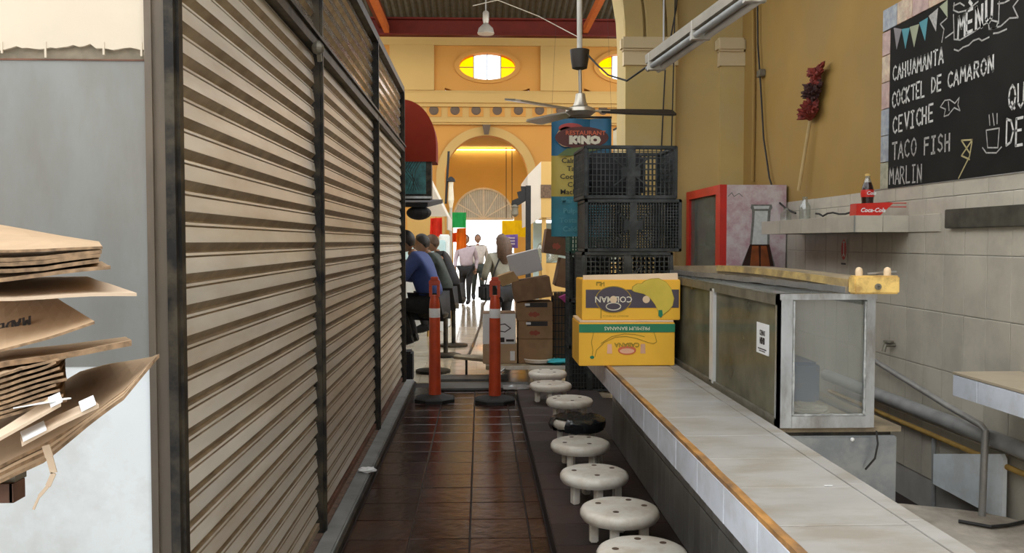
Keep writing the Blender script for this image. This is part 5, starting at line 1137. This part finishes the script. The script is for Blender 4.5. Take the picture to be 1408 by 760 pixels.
q = PY(768, 480, YK+.02); tag(MB().lathe([(.05, 0), (.052, .02), (.05, .12), (.02, .16), (.02, .19)], 14, Matrix.Translation((q.x+.09, YK+.3, ZK))).build('green_bottle', M('olive_plastic', (.14, .16, .04), .4), None, True), 'olive green bottle on the cart near the wire basket', 'bottle')
# boards and foil on the floor
for (xa_, xb_, y0, y1, lab, m_) in ((-.42, .5, 8.72, 9.1, 'dark grey board lying flat across the floor, nearer one', m_kerb), (-.45, .3, 9.3, 9.62, 'dark grey board lying flat across the floor, farther one', m_kerb)):
    tag(MB().bbox(xa_, xb_, y0, y1, .003, .03, .006).build('floor_board', M('wet_grey_board', (.1, .1, .095), .45, var=.3, scale=8)), lab, 'board')
q = PZ(718, 545, .09); mb = MB(); n = 8; vs = [(.2+.045*i, 8.3+.05*j, .09+.02*noise.noise(Vector((i, j, 1))*.9)) for j in range(6) for i in range(8)]; mb.add([(q.x-.36+v[0], v[1], v[2]) for v in vs], [(j*8+i, j*8+i+1, j*8+i+9, j*8+i+8) for j in range(5) for i in range(7)]); tag(mb.build('foil_sheet', m_foil), 'crumpled silver sheet lying beside the farthest stool', 'sheet')

# ================================================================== HALL STALLS
a, b = PY(557, 222, 9.7), PY(602, 137, 9.7)
t = thing('barrel_awning', 'rounded oxblood red awning just past the last shutter', 'awning', (a.x, 10.6, a.z))
Wd, Hd = b.x-a.x, b.z-a.z
prof = [(0, Hd)]+[(Wd*math.sin(PI/2*k/12), Hd*.28+Hd*.72*math.cos(PI/2*k/12)) for k in range(13)]+[(Wd, 0), (0, 0)]
mb = MB(); mb.prism(prof[::-1], -.45, plane_T((a.x-.02, 9.7, a.z), (1, 0, 0), (0, 0, 1))); mb.build('canvas', m_awnred, t)
MB().box(a.x-.3, a.x, 9.72, 10.1, a.z, b.z).build('backing', m_awnred, t)
a, b = PY(557, 274, 9.72), PY(593, 214, 9.72)
t = thing('stall_sign', 'dark teal glass sign box hanging under the red awning', 'sign', ((a.x+b.x)/2, 9.9, a.z))
MB().bbox(a.x-.1, b.x, 9.72, 9.95, a.z, b.z, .01).build('case', m_black, t); MB().box(a.x-.08, b.x-.06, 9.712, 9.722, a.z+.06, b.z-.03).build('face', m_teal, t)
MB().box(a.x-.1, b.x+.005, 9.71, 9.735, a.z+.01, a.z+.035).build('bright_edge', m_alu, t)
mb = MB(); FT = plane_T((0, 9.711, 0), (1, 0, 0), (0, 0, 1))
for k in range(6): x = a.x+.03*k; ribbon(mb, [(x, a.z+.1), (x+.05*math.sin(k), a.z+.22), (x-.03, a.z+.32), (x+.03, a.z+.42)], .006, FT)
mb.build('engraving', m_black, t)
t = thing('awning_shade_sheet', 'added dark sheet standing for the shaded awning underside below the teal sign', 'canopy', (-.8, 10.6, PY(570, 300, 9.8).z))  # dark sheet added as the shaded underside of the red awning
c0, c1 = PY(557, 276, 9.75), PY(608, 300, 11.2); MB().add([(c0.x-.4, 9.75, c0.z-.02), (PY(588, 278, 9.75).x, 9.75, c0.z-.02), (c1.x, 11.4, c1.z+.25), (c0.x-.4, 11.4, c1.z+.25), (c0.x-.4, 9.75, c0.z-.07), (PY(588, 278, 9.75).x, 9.75, c0.z-.07), (c1.x, 11.4, c1.z+.2), (c0.x-.4, 11.4, c1.z+.2)], [(0, 1, 2, 3), (7, 6, 5, 4), (0, 4, 5, 1), (1, 5, 6, 2), (2, 6, 7, 3)]).build('sheet', m_dark, t)
q = PY(576, 300, 9.85); MB().sphere(q+Vector((0, 0, .06)), (.14, .1, .08), 10).build('bundled_cloth', m_dark, t)
a, b, c = PY(592, 222, 12), PY(616, 288, 12), PY(602, 215, 12)
t = thing('white_awning', 'slanted white cloth awning behind the red awning', 'awning', (a.x, 12.6, b.z))
MB().add([(a.x-.2, 11.8, a.z+.15), (b.x, 11.8, b.z-.1), (b.x, 13.4, b.z-.1), (a.x-.2, 13.4, a.z+.15), (a.x-.2, 11.8, b.z-.1)], [(0, 1, 2, 3), (0, 4, 1)]).build('cloth', m_awnwhite, t)
MB().box(b.x-.01, b.x+.01, 11.8, 13.4, b.z-.28, b.z-.1).build('valance', m_awnwhite, t)
# lunch counter where the men sit
t = thing('lunch_counter', 'long stall counter where the seated customers eat', 'counter', (-1.25, 12, 0))
MB().bbox(-1.7, -.93, 9.5, 14.2, 1.0, 1.06, .01).build('top', m_cyan, t); MB().box(-1.6, -1.2, 9.55, 14.2, 0, 1.0).build('front', m_dkalu, t)
ws = struct(MB().box(-2.4, -2.3, 9.0, 18, 0, 3.2).build('wall_stall', m_hallcream))
MB().box(-1.4, -1.3, 14.4, 14.45, 1.0, 1.6).build('p', m_cyan); bpy.data.objects.remove(bpy.data.objects['p'])
a, b = PY(556, 372, 14.6), PY(622, 330, 14.6)
t = thing('glass_counter_case', 'counter case behind the seated customers, its pale blue light put into colour', 'display case', ((a.x+b.x)/2, 14.8, 0)); MB().bbox(a.x-.4, b.x-.12, 14.6, 15.1, .9, b.z, .02).build('case', m_cyan, t); MB().box(a.x-.4, b.x-.12, 14.62, 15.1, 0, .9).build('base', m_whitepanel, t)
a, b = PY(604, 400, 15.3), PY(618, 330, 15.3); tag(MB().bbox(a.x, b.x, 15.3, 15.7, 0, b.z+.1, .02).build('white_pillar', m_whitepanel), 'white column beside the lunch stall, behind the customers', 'pillar')
a, b = PY(560, 330, 17.5), PY(598, 300, 17.5); tag(MB().box(a.x, b.x, 17.5, 17.55, a.z-.2, b.z+.1).build('cream_board', m_hallcream), 'cream menu board at the back of the lunch stall', 'board')
def paper(label, pts, Y, mat, name='paper_banner', cat='banner', grp=None):
    mb = MB(); n = 6; W = [PY(x, y, Y) for x, y in pts]; vs = []
    for k in range(n+1):
        s_ = k/n; p = W[0].lerp(W[1], s_); q = W[3].lerp(W[2], s_); d = Vector((0, .03*math.sin(k*1.7), 0)); vs += [p+d, q+d*1.5, p+d+Vector((0, .006, 0)), q+d*1.5+Vector((0, .006, 0))]
    for k in range(n): i = 4*k; mb.f += [(i, i+4, i+5, i+1), (i+2, i+3, i+7, i+6)]; mb.mi += [0, 0]
    mb.v = vs; return tag(mb.build(name, mat), label, cat, grp)
paper('red paper banner hanging above the seated customers', [(591, 324), (608, 326), (608, 299), (592, 300)], 16, m_pl_red)
paper('bright green paper banner hanging left of the bright doorway', [(617, 313), (641, 313), (641, 292), (617, 292)], 18, m_pl_green)
paper('orange paper banner below the green banner', [(627, 344), (641, 340), (641, 313), (628, 314)], 18.2, m_pl_orange)
paper('small orange red paper banner left of the orange one', [(618, 333), (629, 333), (629, 319), (618, 321)], 18.4, M('vermilion_tissue_paper', (.85, .16, .02), .8, trans=.5))
paper('glowing yellow banner right of the bright doorway', [(690, 324), (727, 326), (727, 303), (690, 303)], 20, m_pl_yellow)
t = paper('purple notice board with pale lines under the yellow banner', [(691, 341), (712, 341), (712, 322), (691, 323)], 19.6, m_purple, 'purple_notice', 'sign')
mb = MB()
for k, y in enumerate((327, 331, 335)): p, q = PY(695, y, 19.55), PY(708, y, 19.55); mb.box(p.x, q.x, 19.545, 19.552, p.z-.02, p.z+.015)
mb.build('printed_lines', m_lav, t)
for px, Y, lab, z0_ in ((726, 15, 'black carved post with stepped bracket right of the yellow banner', 0),):
    a = PY(px-3, 255, Y); b = PY(px+4, 255, Y); t = thing('bracket_post', lab, 'post', ((a.x+b.x)/2, Y, 0))
    MB().box(a.x, b.x, Y, Y+.09, 0, a.z).build('post', m_dark, t)
    q = [PY(x, y, Y) for x, y in ((730, 256), (716, 256), (717, 262), (711, 264), (713, 272), (705, 275), (703, 281), (710, 284), (723, 276), (724, 287))]
    MB().prism([(p.x, p.z) for p in q], -.05, plane_T((0, Y+.01, 0), (1, 0, 0), (0, 0, 1))).build('bracket', m_dark, t)
    l_ = PY(708, 290, Y); MB().lathe([(.02, -.1), (.06, -.06), (.055, .06), (.075, .07), (.02, .11)], 10, Matrix.Translation(l_)).build('lantern', m_dkalu, t)
c = PY(620, 250, 17); t = thing('street_lantern', 'small dark capped lantern on thin pole at the left foot of the far arch', 'lantern', (c.x, 17, 0))
MB().tube([(c.x-.02, 17, 0), (c.x, 17, c.z-.3)], .03, 8).build('pole', m_lampgrey, t); MB().lathe([(.03, -.5), (.06, -.35), (.045, -.1), (.05, 0)], 12, Matrix.Translation(c)).build('glass', m_cream, t); MB().lathe([(.05, 0), (.09, .01), (.07, .06), (.02, .1)], 12, Matrix.Translation(c)).build('cap', m_dark, t)
MB().tube([PY(613, 280, 17), PY(617, 208, 17)], .025, 6).build('leaning_rod', m_dark, t)
# kiosk at the right of the hall
Yk = 16.0
a, b = PY(729, 308, Yk), PY(800, 222, Yk); q = [PY(x, y, Yk) for x, y in ((728, 300), (727, 240), (743, 222), (745, 296), (729, 310))]
t = thing('kiosk', 'cream kiosk with boxy white canopy right of the far arch', 'kiosk', (b.x-.4, Yk+1, 0))
xk = PY(744, 240, Yk).x; zk0, zk1 = PY(744, 299, Yk).z, PY(744, 222, Yk).z
MB().box(xk, xk+2.5, Yk, Yk+2.5, zk0, zk1).build('canopy_box', m_hallcream, t); MB().box(xk-.005, xk+2.5, Yk-.015, Yk, zk0+.36, zk0+.6).build('brown_band', m_peg, t)
xs_ = q[1].x
MB().add([(xk, Yk, zk1), (xk, Yk, zk0), (xs_, Yk, zk0-.15), (xs_-.02, Yk, zk1-.25), (xk, Yk+2.5, zk1), (xk, Yk+2.5, zk0), (xs_, Yk+2.5, zk0-.15), (xs_-.02, Yk+2.5, zk1-.25)], [(0, 3, 2, 1), (3, 7, 6, 2), (0, 4, 7, 3)]).build('white_skirt', m_awnwhite, t)
for x in (xk+.06, xk+2.4): MB().box(x-.04, x+.04, Yk+.05, Yk+.13, 0, zk0).build('post', m_hallcream, t)
MB().bbox(xk, xk+2.4, Yk+.1, Yk+.6, 0, 1.1, .02).build('counter', m_hallcream, t); MB().box(xk, xk+2.4, Yk+2.3, Yk+2.4, 0, zk0).build('back_wall', m_cyan, t)
lz = PY(748, 306, Yk+.6); MB().box(lz.x-.15, lz.x+.4, Yk+.6, Yk+.7, lz.z, lz.z+.05).build('strip_light', M('kiosk_light_glow', (.85, .9, 1), .5, emit=5), t)
q = PY(742, 345, Yk+.2); tag(MB().lathe([(.06, 0), (.2, .05), (.22, .22), (.16, .36), (.05, .42)], 18, Matrix.Translation((q.x+.15, Yk+.35, 1.101))).build('glass_barrel', g_bottle, None, True), 'big round glass drinks barrel on the kiosk counter', 'barrel')
cable('yellow brown rope trailing across the bright hall floor', [PZ(676, 398, .01), PZ(664, 420, .01), PZ(660, 448, .01), PZ(652, 470, .01), PZ(643, 492, .01)], .018, m_fandk)
tag(MB().lathe([(.2, 0), (.2, .03), (.03, .05), (.03, .6), (.17, .64), (.18, .68), (.15, .7)], 18, Matrix.Translation((-.54, 10.0, 0))).build('bar_stool', m_black, None, True), 'black stool under the seated man in the blue jacket', 'stool')
tag(MB().bbox(-1.05, -.72, 9.25, 9.5, 0, .33, .02).build('black_box', m_dark), 'black box on the floor at the end of the shutters', 'box')
for i, (x, y) in enumerate(((-.45, 11.4), (-.38, 12.5))): tag(MB().lathe([(.2, 0), (.2, .03), (.03, .05), (.03, .6), (.17, .64), (.18, .68), (.15, .7)], 18, Matrix.Translation((x, y, 0))).build('bar_stool', m_black, None, True), ('black stool under the first dark jacketed customer', 'black stool under the farther dark jacketed customer')[i], 'stool')
p = PZ(612, 432, 0); t = thing('cream_chair', 'cream plastic chair and cloth beside the lunch counter', 'chair', (-.62, 14, 0))
for dx in (-.18, .18):
    for dy in (-.18, .18): MB().bar((-.62+dx*1.1, 14+dy*1.1, 0), (-.62+dx, 14+dy, .42), .035, .035).build('leg', m_hallcream, t)
MB().bbox(-.84, -.4, 13.78, 14.22, .42, .46, .015).build('seat', m_hallcream, t); MB().bbox(-.84, -.4, 14.2, 14.24, .46, .85, .012).build('backrest', m_hallcream, t)

# ================================================================== PEOPLE
def skin(verts, edges, radii, sublev=2, root=0):
    me = bpy.data.meshes.new('s'); me.from_pydata([tuple(v) for v in verts], edges, []); ob = bpy.data.objects.new('s', me); col.objects.link(ob)
    ob.modifiers.new('k', 'SKIN'); sv = me.skin_vertices[0].data
    for i, r in enumerate(radii):
        r = r if isinstance(r, tuple) else (r, r); sv[i].radius = r; sv[i].use_root = (i == root)
    sm = ob.modifiers.new('u', 'SUBSURF'); sm.levels = sublev; sm.render_levels = sublev
    out = evaluated(ob); bpy.data.objects.remove(ob); bpy.data.meshes.remove(me); return out
def person(label, loc, heading, J, H=1.68, top=m_dark, legs=m_dark, hair=m_hair, longhair=False, z=0, lean_head=0, build=1.0):
    """J: joint positions in units of the standing height, facing +Y; heading turns the figure about Z"""
    t = thing('person', label, 'person', (loc[0], loc[1], 0), heading); T = WM[t.name] @ Matrix.Scale(H, 4)
    j = dict(J); V = lambda k: Vector(j[k])
    def limb(keys, radii, ext=1.0): return [V(k) for k in keys], [r*ext*build for r in radii]
    names = ['pel', 'wst', 'chs', 'nck', 'hdb', 'shl', 'ell', 'wrl', 'hal', 'shr', 'elr', 'wrr', 'har', 'hpl', 'knl', 'anl', 'tol', 'hpr', 'knr', 'anr', 'tor']
    rad = dict(pel=.075, wst=.068, chs=.085, nck=.033, hdb=.036, sh=.04, el=.027, wr=.019, ha=.02, hp=.058, kn=.036, an=.024, to=.022)
    E = [('pel', 'wst'), ('wst', 'chs'), ('chs', 'nck'), ('nck', 'hdb')]
    for s_ in 'lr': E += [('chs', 'sh'+s_), ('sh'+s_, 'el'+s_), ('el'+s_, 'wr'+s_), ('wr'+s_, 'ha'+s_), ('pel', 'hp'+s_), ('hp'+s_, 'kn'+s_), ('kn'+s_, 'an'+s_), ('an'+s_, 'to'+s_)]
    rr = lambda k: rad[k] if k in rad else rad[k[:2]]
    def part(keys, ext, nm, mat, add=None, root=0):
        ed = [(keys.index(a), keys.index(b)) for a, b in E if a in keys and b in keys]
        ex_ = lambda k: ext*(.66 if nm == 'body' and k[:2] in ('pe', 'ws', 'ch', 'sh', 'hp', 'kn', 'el') else 1)
        v, f_ = skin([V(k) for k in keys], ed, [(rr(k)*ex_(k)*build*(1.25 if k in ('chs', 'wst', 'pel') else 1), rr(k)*ex_(k)*build) for k in keys], 2, root)
        mb = MB(); mb.add(v, f_, T)
        if add: add(mb)
        return mb.build(nm, mat, t, True)
    hd = V('head'); up = (hd-V('hdb')).normalized()
    def head(mb):
        fy = Vector(j.get('face', (0, 1, 0))).normalized(); fx = fy.cross(Vector((0, 0, 1))).normalized(); fz = fx.cross(fy).normalized()
        HT = Matrix((fx, fy, fz)).transposed().to_4x4(); HT.translation = hd
        def sh(q):
            k = 1.0 if q.z > -.1 else 1+.35*(q.z+.1)
            return Vector((q.x*k, q.y*(1+.06*(q.z < 0)), q.z))
        mb.sphere((0, 0, 0), (.044, .056, .066), 16, T @ HT, f=sh)
        mb.sphere((0, .056, -.006), (.008, .013, .016), 6, T @ HT); mb.sphere((0, .053, -.03), (.017, .006, .005), 6, T @ HT)
        for s_ in (-1, 1): mb.sphere((s_*.044, -.002, -.004), (.006, .012, .017), 6, T @ HT)
        for s_ in 'lr':
            w_, h_ = V('wr'+s_), V('ha'+s_); d = (h_-w_).normalized(); sd = d.cross(Vector((0, 0, 1)));
            if sd.length < .2: sd = d.cross(Vector((0, 1, 0)))
            sd.normalize(); cu = sd.cross(d)
            for k, l in zip((-1.5, -.5, .5, 1.5), (.032, .04, .042, .036)): b0_ = h_+sd*k*.0095; mb.tube([T @ b0_, T @ (b0_+d*l*.55), T @ (b0_+d*l*.9+cu*.012)], [.0058*H, .005*H, .0035*H], 6)
            b0_ = w_.lerp(h_, .4)+sd*.017; mb.tube([T @ b0_, T @ (b0_+d*.025+sd*.016), T @ (b0_+d*.042+sd*.016)], [.007*H, .006*H, .004*H], 6)
        return HT
    HTb = []
    body = part(names, .86, 'body', m_skin, lambda mb: HTb.append(head(mb)))
    HT = T @ HTb[0]
    part(['chs', 'wst', 'pel', 'nck']+[a+s_ for s_ in 'lr' for a in ('sh', 'el', 'wr')], 1.16, 'jacket', top)
    part(['pel']+[a+s_ for s_ in 'lr' for a in ('hp', 'kn', 'an')], 1.16, 'trousers', legs)
    for s_ in 'lr':
        a, b = V('an'+s_), V('to'+s_); mb = MB(); mb.tube([T @ (a+(a-b)*.25), T @ a.lerp(b, .4), T @ b.lerp(a, -.15)], [.03*H, .032*H, .022*H], 8); mb.build('shoe', m_dark, t, True)
    mb = MB(); mb.sphere((0, -.01, .01), (.051, .063, .068), 14, HT, f=lambda q: Vector((q.x, q.y if q.y < .45 else .45+(q.y-.45)*.2, max(q.z, -.75 if q.y < -.1 else (-.2 if q.y < .25 else .4)))))
    if longhair: mb.tube([HT @ Vector((0, -.035, .03)), HT @ Vector((0, -.06, -.05)), HT @ Vector((0, -.055, -.13)), HT @ Vector((.0, -.05, -.19))], [.055*H, .07*H, .068*H, .03*H], 10)
    mb.build('hair', hair, t, True)
    for s_ in (-1, 1): mb = MB(); mb.sphere((s_*.018, .051, .006), (.006, .004, .004), 6, HT); mb.build('eye', m_ink, t)
    return t, T
STAND = dict(pel=(0, 0, .53), wst=(0, 0, .61), chs=(0, -.005, .73), nck=(0, 0, .83), hdb=(0, .005, .865), head=(0, .012, .93), shl=(-.115, 0, .8), ell=(-.15, -.02, .63), wrl=(-.15, .05, .48), hal=(-.148, .065, .44), shr=(.115, 0, .8), elr=(.15, -.02, .63), wrr=(.15, .05, .48), har=(.148, .065, .44),
    hpl=(-.052, 0, .5), knl=(-.055, .02, .28), anl=(-.058, 0, .045), tol=(-.065, .1, .018), hpr=(.052, 0, .5), knr=(.055, .02, .28), anr=(.058, 0, .045), tor=(.065, .1, .018))
def mod(**k): d = dict(STAND); d.update(k); return d
WALK = mod(knl=(-.055, .09, .29), anl=(-.058, .13, .05), tol=(-.06, .22, .03), knr=(.055, .0, .28), anr=(.058, -.14, .07), tor=(.06, -.06, .02), ell=(-.15, -.06, .64), wrl=(-.14, .0, .5), elr=(.15, .03, .64), wrr=(.14, .1, .53), hal=(-.138, .02, .46), har=(.138, .12, .5))
def sit(hz): # leaning over a counter, elbows forward; hz = hip height
    o = hz
    return mod(pel=(0, -.02, o), wst=(0, .02, o+.09), chs=(0, .06, o+.21), nck=(0, .12, o+.305), hdb=(0, .14, o+.335), head=(0, .175, o+.385), face=(0, 1, -.35), shl=(-.115, .08, o+.28), shr=(.115, .08, o+.28), ell=(-.15, .16, o+.13), elr=(.15, .16, o+.13), wrl=(-.07, .26, o+.2), wrr=(.08, .27, o+.18), hal=(-.05, .28, o+.23), har=(.06, .3, o+.2),
        hpl=(-.055, 0, o-.02), hpr=(.055, 0, o-.02), knl=(-.07, .2, o-.03), knr=(.07, .2, o-.03), anl=(-.065, .13, o-.25), anr=(.065, .13, o-.25), tol=(-.068, .21, o-.275), tor=(.068, .21, o-.275))
person('man in blue jacket sitting hunched over the lunch counter, eating', (-.56, 10.0), R(80), sit(.475), 1.74, m_blue, m_dark, build=1.12)
person('seated customer in dark jacket behind the man in blue', (-.47, 11.4), R(85), sit(.48), 1.7, m_grn, m_dark, build=1.05)
person('farther seated customer in dark jacket at the lunch counter', (-.4, 12.5), R(85), sit(.48), 1.7, m_dark, m_dark, m_hairb)
q = PZ(692, 468, 0)
t, T = person('woman with long dark hair and grey top seen from behind, carrying a black shoulder bag', (PY(690, 380, 12.4).x, 12.4), R(28), mod(elr=(.15, .04, .64), wrr=(.12, .13, .62), har=(.1, .16, .62), ell=(-.16, .02, .64), wrl=(-.13, .1, .6), hal=(-.12, .13, .6)), 1.6, m_olive, m_dark, m_hairb, True)
MB().bbox(-.2, -.09, -.05, .09, .42, .56, .02, T).build('shoulder_bag', m_dark, t); MB().tube([T @ Vector(p) for p in ((-.13, -.04, .55), (-.1, -.06, .7), (-.03, -.05, .83), (.0, .04, .82), (-.08, .09, .7), (-.13, .07, .55))], .012, 6).build('bag_strap', m_dark, t)
t, T = person('man in pale lavender shirt and dark trousers walking through the hall', (PY(641, 380, 21).x, 21.0), R(170), WALK, 1.66, m_lav, m_dark)
t, T = person('person in beige top carrying a pale bag in front of the bright doorway', (PY(657, 380, 22.5).x, 22.5), R(185), WALK, 1.68, m_beige, m_grn)
MB().bbox(-.26, -.15, .0, .12, .42, .62, .03, T).build('carried_bag', m_beige, t)
